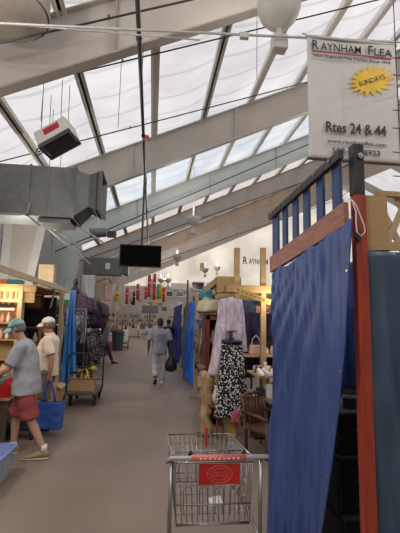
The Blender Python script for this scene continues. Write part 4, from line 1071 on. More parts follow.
# clear tub, bottom-left
t = thing('storage_tub', (-1.62, 4.45, 0), 'translucent plastic tub with blue lid cut off at the bottom left', 'tub')
def rr(c, w_, d_, r, z, n=5):
    out = []
    for (sx, sy, a0) in ((1,1,0),(-1,1,pi/2),(-1,-1,pi),(1,-1,1.5*pi)):
        for i in range(n+1):
            a = a0 + pi/2*i/n; out.append(V((c[0]+sx*(w_/2-r)+r*cos(a), c[1]+sy*(d_/2-r)+r*sin(a), z)))
    return out
tc = (-1.62, 4.42)
MB().loft([rr(tc,.36,.62,.05,.01), rr(tc,.42,.70,.05,.27)]).build('tub_body', 'clear_plastic', t, smooth=False)
MB().loft([rr(tc,.45,.73,.05,.27), rr(tc,.47,.75,.05,.285), rr(tc,.47,.75,.05,.30), rr(tc,.43,.71,.05,.315), rr(tc,.40,.68,.05,.305)]).build('lid', 'lid_blue', t)
m = MB()
for i in range(7): m.bar((tc[0]+.198, tc[1]-.28+.09*i, .03), (tc[0]+.212, tc[1]-.28+.09*i, .25), .004, .012)
m.build('moulded_rib', 'clear_plastic', t)

# platform cart with box
c0 = V((-1.24, 8.55, 0))
t = thing('platform_cart', c0, 'black platform cart with a tall looped handle standing in the aisle', 'cart')
MB().box(c0+V((-.03,0,.235)), (.60,.95,.05)).build('deck', 'wood_dark', t, bevel=.006)
hp_ = [(-.33,-.42,.24),(-.33,-.43,.62),(-.32,-.43,.90),(-.29,-.43,.965),(-.22,-.43,.99),(.25,-.43,.99),(.31,-.43,.965),(.345,-.43,.90),(.345,-.43,.40),(.33,-.43,.29),(.27,-.42,.24)]
MB().tube([c0+V(p) for p in hp_], .016, 10).build('loop_handle', 'black', t, smooth=True)
MB().tube([c0+V((-.33,-.43,.50)), c0+V((.345,-.43,.50))], .010, 8).build('cross_bar', 'black', t)
for x in (-.25,.20):
    for y in (-.36,.36):
        fk = MB().box(c0+V((x,y,.19)), (.09,.09,.05)).box(c0+V((x-.035,y,.13)), (.006,.05,.12)).box(c0+V((x+.035,y,.13)), (.006,.05,.12)).build('caster_bracket', 'dark_steel', t)
        MB().tube([c0+V((x-.022,y,.085)), c0+V((x+.022,y,.085))], .085, 18).build('wheel', 'black_rubber', fk)
cb = c0+V((-.06,-.14,.262))
carton(cb, (.46,.36,.24), 'cardboard box full of yellow and black tools on the platform cart', 'cardboard', False)
tl_ = random.Random(5)
for i in range(9):
    x = cb.x-.18+.045*i; y = cb.y-.10+.05*(i % 4); g_ = thing('hand_tool', (x, y, cb.z+.05), 'yellow and black hand tool sticking out of the box on the cart', 'tool', 'tools in the box on the cart')
    a = V((x, y, cb.z+.05)); d = V((tl_.uniform(-.12,.12), tl_.uniform(-.05,.05), .27+.05*(i % 3)))
    MB().tube([a, a+d*.6, a+d], [.012,.016,.014], 8).build('shaft', 'black' if i % 2 else 'yellow', g_, smooth=True)
    MB().tube([a+d, a+d+V((.05,0,.03)), a+d+V((.10*(1 if i % 2 else -1),0,.01))], .022, 8).build('grip', 'yellow' if i % 2 else 'black', g_, smooth=True)

# clothes racks along the aisle
cc = ['cloth_dark','cloth_print','cloth_dark','cloth_plum','cloth_navy','cloth_print','cloth_redprint','cloth_grey']
rack((-2.15, 12.6, 0), pi/2, 1.9, 2.42, 18, 'clothes rack nearest behind the platform cart on the left', 'garments on the nearest left aisle rack', cc, 'dark patterned garment on the rack behind the platform cart', seed=4, wid=.5)
rack((-2.0, 14.9, 0), pi/2, 2.2, 2.34, 18, 'second clothes rack on the left, behind the nearest one', 'garments on the second left rack', cc, 'dark garment on the second left rack, beyond the first one', seed=8, wid=.5)
for (x_, y_, h_, lb_, sd_) in ((-2.13, 12.6, 1.30, 'lower garment tier below the nearest left aisle rack', 31), (-1.98, 14.9, 1.28, 'lower garment tier below the second left rack', 32)):
    rack((x_, y_, 0), pi/2, 1.8, h_, 16, 'low clothes rack, the '+lb_, 'garments on the '+lb_, cc+['beads'], 'patterned garment on the '+lb_, seed=sd_, wid=.5)
rack((-3.05, 11.3, 0), 0, .9, 2.0, 10, 'tall clothes rack facing the aisle right of the sky blue tarp', 'garments on the tall rack by the blue tarp', cc, 'dark garment on the tall rack right of the sky blue tarp', seed=14)
rack((-2.02, 11.25, 0), 0, .5, 1.9, 8, 'short clothes rack facing the camera behind the loaded platform cart', 'garments on the short facing rack', ['cloth_print','cloth_redprint','cloth_grey'], 'patterned garment on the short rack behind the platform cart', seed=21)
# top of racks: mannequin bust
p = at(75, 296, 11.8)
t = thing('mannequin_bust', p, 'black mannequin bust standing above the clothes racks on the left', 'mannequin')
MB().lathe(p, [(.10,0),(.13,.12),(.12,.2),(.05,.27),(.04,.32)], 16, True).build('torso', 'black', t, smooth=True); MB().ball(p+V((0,0,.40)), .085, 14, (.85,1,1.2)).build('head', 'black', t, smooth=True)
MB().tube([p, (p.x,p.y,.04)], .018, 8).build('pole', 'dark_steel', t); MB().lathe((p.x,p.y,0), [(.18,0),(.18,.02),(.03,.05)], 18, True).build('base', 'black', t)
# pale canopies/sheets hung between columns on the left
def sheet(x0,y0,x1,y1,Y,m_,lb,cat='sheet',nm='hanging_sheet',slant=0):
    a = at(x0,y0,Y); b = at(x1,y0,Y); c = at(x1+slant,y1,Y); d = at(x0+slant,y1,Y)
    return tarp(nm, (a,b,c,d), m_, lb, nf=1, amp=.02, nrm=(0,1,0), nu=16, nv=14, cat=cat)
sheet(82, 275, 95, 299, 16.5, 'white', 'white sheet hanging above the clothes racks on the left', slant=-1)
sheet(104, 283, 113, 300, 20.5, 'pink', 'pale pink hanging sheet left of the yellow shape', slant=-2)
sheet(104, 302, 111, 319, 19.5, 'pink', 'pale pink garment hanging below the pink sheet over the white tables', slant=0)
sheet(108, 277, 116, 284, 22, 'pink', 'small pink flag above the pale pink sheet', slant=1)
# tan boards above the stall, wall-side
a = at(56, 262, 12.2); props(MB().box((-3.1, 12.2, 2.75), (.45,.3,.9)).build('wicker_hamper', 'ply', bevel=.02), 'tall woven tan hamper stacked high behind the left stall', 'hamper')
props(MB().box((-3.1, 12.2, 1.15), (.8,.8,2.28)).build('cupboard', 'brown', bevel=.01), 'brown cupboard carrying the tall tan hamper', 'cupboard')
# yellow hanging shape
c = at(117, 297, 22)
t = thing('hanging_decoration', c, 'yellow round decoration hanging left of the red banners', 'decoration')
MB().ball(c, .22, 16, (.85,.45,1.25)).build('body', 'yellow', t, smooth=True); m = MB()
m.ball(c+V((.05,-.11,.10)), .06, 8, (1.5,.5,.6))
m.build('dark_spot', 'ink', t); MB().tube([c+V((0,0,.3)), c+V((0,0,1.6))], .008, 6).build('cord', 'black', t)
# windsocks
ws = [(127.5,288,304,24,'red','red streamer banner hanging right of the yellow decoration'), (131.5,289,301,25,'white_cloth','white streamer hanging beside the leftmost red banner'), (138,284,300,25,'red','red and white streamer left of the bright middle pair'), (140.5,286,302,25.5,'pink','pink streamer directly right of the second red streamer'),
      (146,287,299,26,'red','narrow red streamer just left of the bright pair'), (149.5,275,297,23,'red','bright red long streamer, left one of the tall pair'), (152.2,279,299,23.2,'white','white streamer between the two tall red ones'), (155,274,300,23,'red','bright red long streamer, right one of the tall pair'),
      (158.5,284,299,24,'green','green streamer right of the tall red pair'), (161.2,285,299,24.5,'yellow','yellow streamer right of the green one'), (164,288,302,24.5,'red','short red streamer at the right end of the row'), (134,292,305,27,'cloth_dark','dark streamer low in the row of banners')]
for x, y0, y1, Y, m_, lb in ws:
    a = at(x, y0, Y); b = at(x, y1, Y); t = thing('windsock', b, lb, 'windsock', 'streamers hanging over the aisle'); h_ = a.z-b.z
    MB().lathe((a.x, Y, b.z), [(.09,0),(.075,h_*.3),(.09,h_*.6),(.085,h_)], 12).build('sleeve', m_, t, smooth=True, solid=.004)
    m = MB()
    m.lathe((a.x, Y, b.z+h_*.62), [(.094,0),(.094,h_*.05)], 12)
    m.build('stripe', 'white' if m_ == 'red' else 'gold', t)
    MB().tube([(a.x, Y, a.z), (a.x, Y, rz_(a.x)-.4)], .006, 5).build('cord', 'black', t)
# kites/bunting green yellow
for x, y, m_, lb in ((150,304,'green','green pennant low over the far aisle'), (155,303,'yellow','yellow pennant low over the far aisle'), (160,305,'green','pale green pennant right of the yellow one')):
    a = at(x, y, 30); props(MB().prism([a+V((-.25,0,.12)), a+V((.25,0,.16)), a+V((.05,0,-.14))], (0,.02,0)).build('pennant', m_), lb, 'pennant', 'pennants over the far aisle')
# trash can
c = V((-1.74, 21.9, 0)); t = thing('trash_can', c, 'dark green grey trash can beside the white covered tables', 'trash can')
MB().lathe(c, [(.24,0),(.27,.05),(.31,.85),(.33,.87),(.33,.92)], 24, True).build('body', 'bin_green', t, smooth=False)
MB().lathe(c+V((0,0,.92)), [(.34,0),(.35,.04),(.30,.12),(.15,.20),(.02,.22)], 24, True).build('domed_lid', 'bin_green', t, smooth=True)
m = MB()
for s in (-1,1): m.box(c+V((s*.33,0,.78)), (.05,.14,.04))
m.build('handle', 'bin_green', t)
# white covered tables
for i, (x0, x1, y0, y1, lb) in enumerate([(-3.6,-2.15,19.6,21.4,'white covered table nearest the clothes racks'), (-3.2,-1.95,23.6,27.2,'white covered table beyond the trash can'), (-3.2,-1.8,28.6,32.6,'white covered table second beyond the trash can'), (-2.6,-1.0,37.5,38.6,'white covered table at the far end of the aisle')]):
    table(x0, x1, y0, y1, .80, 'white', lb+', its frame', .74, 'white_cloth', 'white cloth on the '+lb[len('white covered '):], group=None)
    k_ = random.Random(i)
    for j in range(16):
        x = k_.uniform(x0+.15, x1-.15); y = y0+.12+(y1-y0-.24)*j/15; h_ = k_.uniform(.15,.4)
        c = (x, y, .812); mm = ['red','white','cloth_dark','brown','pink','lilac','gold','cloth_navy'][k_.randrange(8)]
        props(MB().lathe(c, [(.06,0),(.09,h_*.3),(.05,h_*.7),(.07,h_)], 10, True).build('ornament', mm, smooth=True), 'small ornament on the '+lb, 'ornament', 'ornaments on the '+lb)
props(MB().box((-1.95, 19.2, .30), (.35,.35,.6)).build('carton', 'red', bevel=.01), 'red box on the floor left of the trash can', 'box')
# small brown hand cart
c = V((-1.45, 23.0, 0)); t = thing('small_cart', c, 'low brown hand cart right of the trash can', 'cart')
MB().box(c+V((0,0,.30)), (.5,.7,.05)).build('upper_deck', 'brown', t); MB().box(c+V((0,0,.12)), (.5,.7,.04)).build('lower_deck', 'brown', t)
for x in (-.2,.2):
    for y in (-.3,.3): MB().tube([c+V((x,y,.05)), c+V((x,y,.62 if y > 0 else .30))], .015, 8).build('post', 'dark_steel', t); MB().tube([c+V((x-.015,y,.05)), c+V((x+.015,y,.05))], .05, 12).build('wheel', 'black_rubber', t)
# far folding tables + grey shapes
def plain_table(x, y, lb): 
    t = table(x-.6, x+.6, y-.35, y+.35, .74, 'white', lb)
    props(MB().box((x-.2, y, .741+.2), (.5,.3,.4)).build('display_box', 'cloth_grey', bevel=.01), 'grey display box on the '+lb, 'box')
plain_table(-.55, 36.5, 'bare white folding table at the end of the aisle')
plain_table(.1, 42, 'white folding table close to the far wall')
c = at(150, 312, 40); t = thing('panel_sign', (c.x, 40, 0), 'grey panel sign on a post at the end of the aisle', 'sign'); MB().box((c.x, 40, 2.6), (1.6,.1,.8)).build('panel', 'cloth_grey', t, bevel=.01)
MB().tube([(c.x, 40.05, 0), (c.x, 40.05, 2.2)], .04, 8).build('post', 'dark_steel', t)
# stalls far left & far middle as covered stands
def stand(x, y, w_, d_, h_, m_, lb, m2='white_cloth', g=None):
    t_ = thing('market_stand', (x, y, 0), lb, 'stall', g)
    for sx in (-1,1):
        for sy in (-1,1): MB().box((x+sx*(w_/2-.04), y+sy*(d_/2-.04), h_/2), (.05,.05,h_)).build('upright', 'steel_white', t_)
    for z in (.85, 1.35, 1.8): MB().box((x, y, z), (w_-.1, d_-.1, .03)).build('shelf', 'ply', t_)
    MB().grid(lambda v, u: (x-w_/2+u*w_, y-d_/2-.02+.02*sin(u*30), .85*(1-v)+.02), 6, 40).build('front_cloth', m_, t_, smooth=True, solid=.004)
    MB().box((x, y, h_+.02), (w_, d_, .04)).build('top', m2, t_)
    rr_ = random.Random(int(x*31+y*7))
    for z in (.867, 1.367, 1.817):
        n_ = int(w_/.28)
        for i in range(n_):
            hh = rr_.uniform(.14,.36); c_ = (x-w_/2+.2+i*.27, y-.15, z)
            props(MB().lathe(c_, [(.07,0),(.10,hh*.3),(.06,hh*.7),(.09,hh)], 8, True).build('ornament', ['red','white','cloth_dark','brown','pink','gold','galv','teal'][rr_.randrange(8)], smooth=True), 'small item on the '+lb, 'ornament', 'items on the '+lb)
stand(-3.9, 24.5, 1.0, 3.6, 2.2, 'white_cloth', 'shelved market stand behind the white covered tables')
stand(-3.7, 35, 1.6, 2.6, 2.3, 'pink', 'shelved market stand with pink front far down on the left')
stand(-1.6, 45.5, 4.6, 1.0, 2.4, 'white_cloth', 'wide shelved stand against the far wall down the aisle')
stand(3.4, 44.0, 3.4, 1.0, 2.4, 'tarp_navy', 'shelved stand with navy front near the far wall')
# white lit far-wall posters, random
k_ = random.Random(2)
for i in range(10):
    x = -4.2+i*.95; w_ = .6; z = 2.9+.35*(i % 3)
    props(MB().box((x, YF-.072, z), (w_, .02, .45+.1*(i % 2))).build('poster', ['white','pink','cloth_grey','banner_white'][i % 4]), 'pale poster on the far wall beyond the end of the aisle', 'poster', 'posters on the far wall')
# ================================================================== PEOPLE
def ell(c, rx, ry, fx=V((1,0,0)), fy=V((0,1,0)), n=20):
    c = V(c); return [c + fx*(rx*cos(2*pi*j/n)) + fy*(ry*sin(2*pi*j/n)) for j in range(n)]
class Fig:
    """a figure facing direction 'f' (unit, horizontal); s = its left hand side"""
    def __init__(s, name, loc, face, label, H_=1.75):
        s.t = thing(name, loc, label, 'person'); s.o = V(loc); s.f = V((cos(face), sin(face), 0)); s.l = V((-sin(face), cos(face), 0)); s.k = H_/1.75
        s.b = MB()
    def p(s, fwd, left, up): return s.o + (s.f*fwd + s.l*left + V((0,0,up)))*s.k
    def trunk(s, mb, prof, n=24):  # prof: (fwd, up, half width, half depth [, tilt fwd of the ring])
        mb.loft([ell(s.p(a, 0, b), w_*s.k, d_*s.k, s.l, (s.f*cos(tl) + V((0,0,-sin(tl)))) , n) for a, b, w_, d_, tl in prof])
    def limb(s, mb, pts, rs): mb.tube(pts, [r*s.k for r in rs], 14); mb.ball(pts[0], rs[0]*s.k*.99, 12); mb.ball(pts[-1], rs[-1]*s.k*.99, 12)
    def hand(s, wrist, d, n, curl=.5, thumb=1, sc=1.0):
        """d: direction of the fingers, n: palm normal, thumb: side (+-) along d x n"""
        d = V(d).normalized(); n = V(n); n = (n - d*n.dot(d)).normalized(); sd = d.cross(n)*thumb; k = s.k*sc; m = s.b
        wrist = V(wrist)
        m.loft([[wrist + d*(a*k) + sd*(w_*k*cos(q)) + n*(h_*k*sin(q)) for q in [2*pi*j/12 for j in range(12)]] for a, w_, h_ in ((-.02,.026,.022),(.01,.030,.020),(.045,.040,.018),(.08,.042,.016),(.095,.038,.013))])
        for i, (off, ln) in enumerate(((.030,.072),(.010,.082),(-.010,.076),(-.029,.060))):
            b = wrist + d*(.085*k) + sd*(off*k); pts = [b]; dd = d.copy(); a = 0
            for q in range(3):
                a += curl*(.75 if q else .5); v = d*cos(a) + n*sin(a); pts.append(pts[-1] + v*(ln*k*(.42,.33,.25)[q]))
            m.tube(pts, [.0095*k,.009*k,.0085*k,.0072*k], 8); m.ball(pts[-1], .0075*k, 8)
        b = wrist + d*(.025*k) + sd*(.026*k); v1 = (sd*.8 + d*.75 + n*.25).normalized(); v2 = (sd*.25 + d + n*(.3+curl*.5)).normalized()
        m.tube([b, b+v1*(.035*k), b+v1*(.035*k)+v2*(.03*k), b+v1*(.035*k)+v2*(.052*k)], [.014*k,.012*k,.0105*k,.008*k], 8)
    def head(s, c, pitch=0.0, yaw=0.0, skin='skin_light'):
        """c: centre of the skull"""
        R_ = Matrix.Rotation(yaw, 3, 'Z'); f = R_ @ s.f; l = R_ @ s.l; u = V((0,0,1))
        f, u = f*cos(pitch) - u*sin(pitch), u*cos(pitch) + f*sin(pitch); k = s.k; c = V(c); m = s.b
        s.hc, s.hf, s.hl, s.hu = c, f, l, u
        prof = [(-.125,.035,.030,.045),(-.11,.048,.040,.035),(-.085,.058,.062,.018),(-.05,.064,.080,.008),(-.01,.070,.090,.0),(.03,.074,.096,-.004),(.065,.070,.090,-.008),(.095,.052,.068,-.010),(.112,.026,.034,-.010)]
        m.loft([ell(c + u*(a*k) + f*(o_*k), w_*k, d_*k, l, f, 20) for a, w_, d_, o_ in prof])
        m.tube([c+f*(.088*k)+u*(.01*k), c+f*(.104*k)-u*(.018*k), c+f*(.112*k)-u*(.034*k), c+f*(.09*k)-u*(.042*k)], [.009*k,.012*k,.015*k,.010*k], 8)
        m.tube([c+f*(.088*k)+l*(.022*k)-u*(.062*k), c+f*(.097*k)-u*(.060*k), c+f*(.088*k)-l*(.022*k)-u*(.062*k)], .008*k, 8)
        m.ball(c+f*(.080*k)-u*(.105*k), .022*k, 10)
        for q in (-1, 1):
            e = c + l*(q*.072*k) - f*(.008*k) - u*(.012*k)
            m.loft([ell(e + l*(q*a*k), .018*k*w_, .030*k*w_, f, u, 12) for a, w_ in ((-.008,.6),(.002,.9),(.010,1),(.014,.8))])
            m.ball(c+f*(.083*k)+l*(q*.030*k)+u*(.022*k), .013*k, 8, (1,1,.6))
    def face_bits(s, brow='hair_grey'):
        k, c, f, l, u = s.k, s.hc, s.hf, s.hl, s.hu
        for q in (-1, 1):
            MB().ball(c+f*(.086*k)+l*(q*.030*k)+u*(.006*k), .0115*k, 8).build('eye', 'white', s.t, smooth=True)
            MB().ball(c+f*(.0955*k)+l*(q*.030*k)+u*(.006*k), .005*k, 8).build('pupil', 'ink', s.t, smooth=True)
            MB().tube([c+f*(.093*k)+l*(q*.016*k)+u*(.026*k), c+f*(.088*k)+l*(q*.046*k)+u*(.025*k)], .0045*k, 6).build('eyebrow', brow, s.t)
        MB().tube([c+f*(.097*k)+l*(.020*k)-u*(.063*k), c+f*(.1035*k)-u*(.062*k), c+f*(.097*k)-l*(.020*k)-u*(.063*k)], .004*k, 6).build('mouth', 'rose', s.t)
    def hair(s, m_, capped=False, low=-.06):
        k, c, f, l, u = s.k, s.hc, s.hf, s.hl, s.hu; mb = MB(); n = 24; rg = []
        for a, g in ((low,.9),(-.03,.99),(.0,1.03),(.028,1.02),(.04,.6)) if capped else ((low,.9),(-.03,1.0),(.0,1.07),(.04,1.10),(.08,1.02),(.108,.78),(.126,.30)):
            w_, d_ = .076*g, .098*g; ring = []
            for j in range(n):
                q = 2*pi*j/n; x = d_*cos(q); 
                if a < .07: x = min(x, .012 + (a+.06)*.45)
                ring.append(c + u*(a*k) + f*((x-.012)*k) + l*(w_*sin(q)*k))
            rg.append(ring)
        mb.loft(rg).build('hair', m_, s.t, smooth=True)
    def cap(s, m_):
        k, c, f, l, u = s.k, s.hc, s.hf, s.hl, s.hu; mb = MB()
        mb.loft([ell(c+u*(a*k)-f*(.004*k), w_*k, d_*k, l, f, 24) for a, w_, d_ in ((.030,.084,.108),(.06,.083,.106),(.09,.072,.092),(.115,.050,.064),(.128,.020,.026),(.130,.004,.005))])
        o = mb.build('cap', m_, s.t, smooth=True)
        def br(u_, v_):
            a = (u_-.5)*pi*.80; r = .100+.078*v_*cos((u_-.5)*pi*.9)**.6
            return c + f*((r*cos(a)+.004)*k) + l*(r*.86*sin(a)*k) + u*((.040-.16*v_*.10/1 - .030*v_*v_ - .02*sin(abs(u_-.5)*pi)**2)*k)
        MB().grid(br, 16, 6).build('cap_brim', m_, o, smooth=True, solid=.004)
        MB().ball(c+u*(.131*k)-f*(.004*k), .007*k, 8).build('cap_button', m_, o)
        for q in range(6):
            a = 2*pi*q/6+.5; MB().tube([c+u*(.04*k)+f*(.107*cos(a)*k)+l*(.085*sin(a)*k), c+u*(.09*k)+f*(.093*cos(a)*k)+l*(.074*sin(a)*k), c+u*(.129*k)], .0018*k, 5).build('cap_seam', m_, o)
    def shoe(s, heel, d, m_, sole='sole', roll=0.0, big=1.0):
        """heel point on the ground line, d direction of the toe; roll lifts the heel (radians)"""
        d = V(d).normalized(); sd = V((-d.y, d.x, 0)).normalized(); dd = d*cos(roll) - V((0,0,1))*sin(roll); uu = V((0,0,1))*cos(roll) + V((d.x,d.y,0))*sin(roll); k = s.k*big
        rg, sg = [], []
        for x, w_, h_ in ((-.035,.022,.06),(-.02,.033,.085),(.03,.038,.092),(.08,.039,.080),(.13,.045,.062),(.18,.048,.050),(.22,.042,.042),(.245,.022,.030)):
            rg.append([V(heel)+dd*(x*k)+sd*(w_*k*cos(q))+uu*((.015+(h_-.015)*(.5+.5*sin(q)))*k) for q in [2*pi*j/14 for j in range(14)]])
            sg.append([V(heel)+dd*((x*1.03)*k)+sd*(w_*1.08*k*cos(q))+uu*((.012+.012*sin(q))*k) for q in [2*pi*j/14 for j in range(14)]])
        o = MB().loft(rg).build('shoe', m_, s.t, smooth=True); MB().loft(sg).build('shoe_sole', sole, o, smooth=True)
        lm = MB()
        for q in range(3): x = .085+.025*q; lm.tube([V(heel)+dd*(x*k)+sd*(a*k)+uu*((.082-.010*q-abs(a)*.3)*k) for a in (-.022,0,.022)], .003*k, 5)
        lm.build('laces', 'white' if sole != 'white' else 'sock', o)
    def skin(s, m_, vox=.0085): return fused(s.b, 'body', m_, s.t, vox, 3)
def wrinkle(o, amp=.006, sc=9, seed=0):
    for v in o.data.vertices:
        d = noise.noise(V((v.co.x*sc*.8, v.co.y*sc*.8, v.co.z*sc+seed)))*amp + noise.noise(v.co*sc*2.3+V((seed,0,0)))*amp*.5
        v.co += v.normal*d

# ---- man in the grey shirt, facing left and reaching over the table
g = Fig('person', (-1.50, 5.32, 0), pi-.05, 'man in teal cap, grey T-shirt and red shorts leaning over the left table', 1.67)
P = g.p
# trunk leans forward: hips at fwd 0.05, chest fwd .17, head .33
spine = [(.0,.86,.165,.125,.0),(.0,.95,.17,.13,.05),(.01,1.06,.155,.125,.1),(.03,1.18,.165,.128,.15),(.05,1.29,.185,.125,.20),(.07,1.37,.18,.105,.25),(.09,1.42,.12,.08,.3),(.11,1.455,.06,.06,.3)]
g.trunk(g.b, spine)
g.b.tube([P(.085,0,1.42), P(.12,0,1.475), P(.15,0,1.53)], [.062*g.k,.056*g.k,.055*g.k], 14)
g.head(P(.185,0,1.60), .34)
# legs: his left leg (camera side, seen trailing) and right leg forward
hipL, kneL, ankL = P(.0,.095,.88), P(-.10,.10,.49), P(-.30,.11,.11)
hipR, kneR, ankR = P(.0,-.095,.88), P(.14,-.10,.50), P(.15,-.10,.09)
g.limb(g.b, [hipL, hipL.lerp(kneL,.5), kneL, kneL.lerp(ankL,.35), ankL], [.088,.074,.054,.055,.034])
g.limb(g.b, [hipR, hipR.lerp(kneR,.5), kneR, kneR.lerp(ankR,.35), ankR], [.088,.074,.054,.055,.034])
# arms
shL, elL, wrL = P(.05,.195,1.36), P(.17,.235,1.10), P(.40,.20,.99)
shR, elR, wrR = P(.08,-.195,1.36), P(.26,-.22,1.12), P(.47,-.14,.99)
for a, b_, c in ((shL, elL, wrL), (shR, elR, wrR)): g.limb(g.b, [a, a.lerp(b_,.5), b_, b_.lerp(c,.4), c], [.056,.048,.038,.038,.025])
g.hand(wrL, (wrL-elL)+V((0,0,-.05)), (0,0,-1), .45, 1); g.hand(wrR, (wrR-elR), (0,0,-1), .5, -1)
g.skin('skin_light'); g.face_bits(); g.hair('hair_grey', capped=True); g.cap('cap_teal')
m = MB()
sp_ = [(.0,.77,.225,.185,.0),(.0,.90,.215,.178,.03),(.01,1.02,.20,.165,.08),(.03,1.16,.20,.158,.12),(.05,1.28,.215,.150,.18),(.068,1.37,.205,.13,.25),(.09,1.42,.14,.10,.3),(.108,1.448,.080,.078,.3)]
g.trunk(m, sp_)
for a, b_ in ((shL, elL), (shR, elR)): m.tube([a, a.lerp(b_,.35), a.lerp(b_,.80)], [.083*g.k,.084*g.k,.085*g.k], 14); m.ball(a, .083*g.k, 12)
o = fused(m, 't_shirt', 'tee_grey', g.t, .012, 3); wrinkle(o, .012, 8, 1)
m = MB(); g.trunk(m, [(.0,.80,.185,.15,0),(.0,.90,.18,.145,0),(.0,.96,.17,.135,0)])
for a, b_ in ((hipL, kneL), (hipR, kneR)): m.tube([a, a.lerp(b_,.5), a.lerp(b_,1.03)], [.102*g.k,.112*g.k,.118*g.k], 16); m.ball(a, .10*g.k, 12)
o = fused(m, 'shorts', 'shorts_red', g.t, .013, 3); wrinkle(o, .012, 9, 4)
for an, d_ in ((ankL, P(1,.1,0)-P(0,0,0)), (ankR, P(1,-.1,0)-P(0,0,0))):
    MB().tube([V((an.x,an.y,an.z+.06)), V((an.x,an.y,an.z-.02))], .040*g.k, 12).build('sock', 'sock', g.t, smooth=True)
    h_ = V((an.x, an.y, 0)) - V((d_.x,d_.y,0)).normalized()*.03
    g.shoe(h_, d_, 'shoe_tan', 'sole', 0, 1.15)

# ---- man in cream polo, facing left, bag in his right... left hand side towards us
g2 = Fig('person', (-1.55, 6.55, 0), pi-.12, 'man in white cap and cream polo shirt standing with a blue tote bag', 1.68)
P = g2.p; b = g2.b
g2.trunk(b, [(0,.86,.165,.12,0),(.01,.95,.17,.14,0),(.03,1.06,.165,.15,0),(.03,1.18,.17,.145,0),(.01,1.30,.185,.125,0),(0,1.38,.18,.105,0),(-.005,1.43,.11,.075,.1),(0,1.47,.06,.06,.2)])
b.tube([P(-.01,0,1.42), P(.015,0,1.50), P(.025,0,1.55)], [.064*g2.k,.058*g2.k,.058*g2.k], 14)
g2.head(P(.05,0,1.62), .12)
hip, kn, an = {}, {}, {}
for q, f0 in ((1,-.05),(-1,.10)):
    hip[q], kn[q], an[q] = P(0,q*.095,.88), P(f0*.6+.03,q*.10,.49), P(f0,q*.11,.10)
    g2.limb(b, [hip[q], hip[q].lerp(kn[q],.5), kn[q], kn[q].lerp(an[q],.35), an[q]], [.088,.074,.054,.055,.034])
shL, elL, wrL = P(-.03,.20,1.37), P(-.13,.255,1.10), P(-.14,.29,.87)
shR, elR, wrR = P(.0,-.20,1.37), P(.04,-.25,1.10), P(.22,-.20,.98)
for a, b_, c in ((shL, elL, wrL), (shR, elR, wrR)): g2.limb(b, [a, a.lerp(b_,.5), b_, b_.lerp(c,.4), c], [.058,.050,.040,.040,.027])
g2.hand(wrL, (.0,0,-1), g2.l*-1, .75, -1); g2.hand(wrR, g2.f+V((0,0,-.2)), (0,0,-1), .5, -1)
g2.skin('skin_tan'); g2.face_bits(); g2.hair('hair_grey', capped=True); g2.cap('cap_white')
m = MB(); g2.trunk(m, [(.0,.82,.20,.155,0),(.03,.92,.20,.185,0),(.06,1.04,.20,.205,0),(.06,1.18,.20,.195,0),(.015,1.30,.212,.150,0),(0,1.38,.205,.13,0),(0,1.43,.13,.095,.1),(.005,1.46,.085,.08,.2)])
for a, b_ in ((shL, elL), (shR, elR)): m.tube([a, a.lerp(b_,.4), a.lerp(b_,.78)], [.085*g2.k,.084*g2.k,.080*g2.k], 14); m.ball(a, .085*g2.k, 12)
o = fused(m, 'polo_shirt', 'polo', g2.t, .012, 3); wrinkle(o, .010, 8, 7)
MB().loft([ell(P(.01,0,1.455), .088*g2.k, .084*g2.k, g2.l, g2.f, 20), ell(P(.02,0,1.49), .074*g2.k, .074*g2.k, g2.l, g2.f, 20)], False).build('collar', 'polo', g2.t, smooth=True, solid=.008)
m = MB(); g2.trunk(m, [(.02,.80,.185,.15,0),(.02,.90,.185,.15,0)])
for q in (1,-1): m.tube([hip[q], hip[q].lerp(kn[q],.5), hip[q].lerp(kn[q],1.05)], [.115*g2.k,.11*g2.k,.10*g2.k], 16); m.ball(hip[q], .11*g2.k, 12)
o = fused(m, 'shorts', 'shorts_brown', g2.t, .013, 3); wrinkle(o, .012, 9, 2)
for q in (1,-1):
    MB().tube([an[q]+V((0,0,.06)), an[q]-V((0,0,.02))], .040, 12).build('sock', 'black', g2.t, smooth=True)
    g2.shoe(V((an[q].x+.03, an[q].y, 0)), g2.f, 'black', 'black_rubber', 0, 1.1)
# tote bag in that hand
hb = wrL + V((0,0,-.10)); c = V((hb.x-.02, hb.y-.0, 0)); bw, bh, zb2 = .44, .38, .09
t = thing('tote_bag', (c.x, c.y, zb2), 'bright blue tote bag hanging from the hand of the man in the cream polo', 'bag')
c = V((hb.x+.02, hb.y-.03, 0))
def tote(a, v):   # ring position
    w_ = bw/2*(.88+.14*v); d_ = .085*(1-.55*v)+.01
    x = w_*max(-1, min(1, 1.35*cos(a))); y = d_*max(-1, min(1, 1.3*sin(a)))
    return V((c.x + x, c.y + y + .012*fb((x*8, v*5, 2)), zb2 + bh*v - .03*(v == 1)*0 + .018*cos(a*2)*v + .015*fb((x*9,v*6,5))))
MB().loft([[tote(2*pi*j/40, i/14) for j in range(40)] for i in range(15)], False).add([tote(2*pi*j/40, .01) for j in range(40)], [tuple(range(40))]).build('bag_body', 'tote', t, smooth=True, solid=.004)
for s in (-1,1):
    zt2 = zb2+bh-.01
    MB().tube([(c.x-.09, c.y+s*.03, zt2-.1), (c.x-.075, c.y+s*.03, zt2+.05), (hb.x-.03, hb.y+s*.012, hb.z+.0), (hb.x, hb.y, hb.z+.035), (hb.x+.03, hb.y+s*.012, hb.z+.0), (c.x+.075, c.y+s*.03, zt2+.05), (c.x+.09, c.y+s*.03, zt2-.1)], .011, 8).build('strap', 'tote', t, smooth=True)

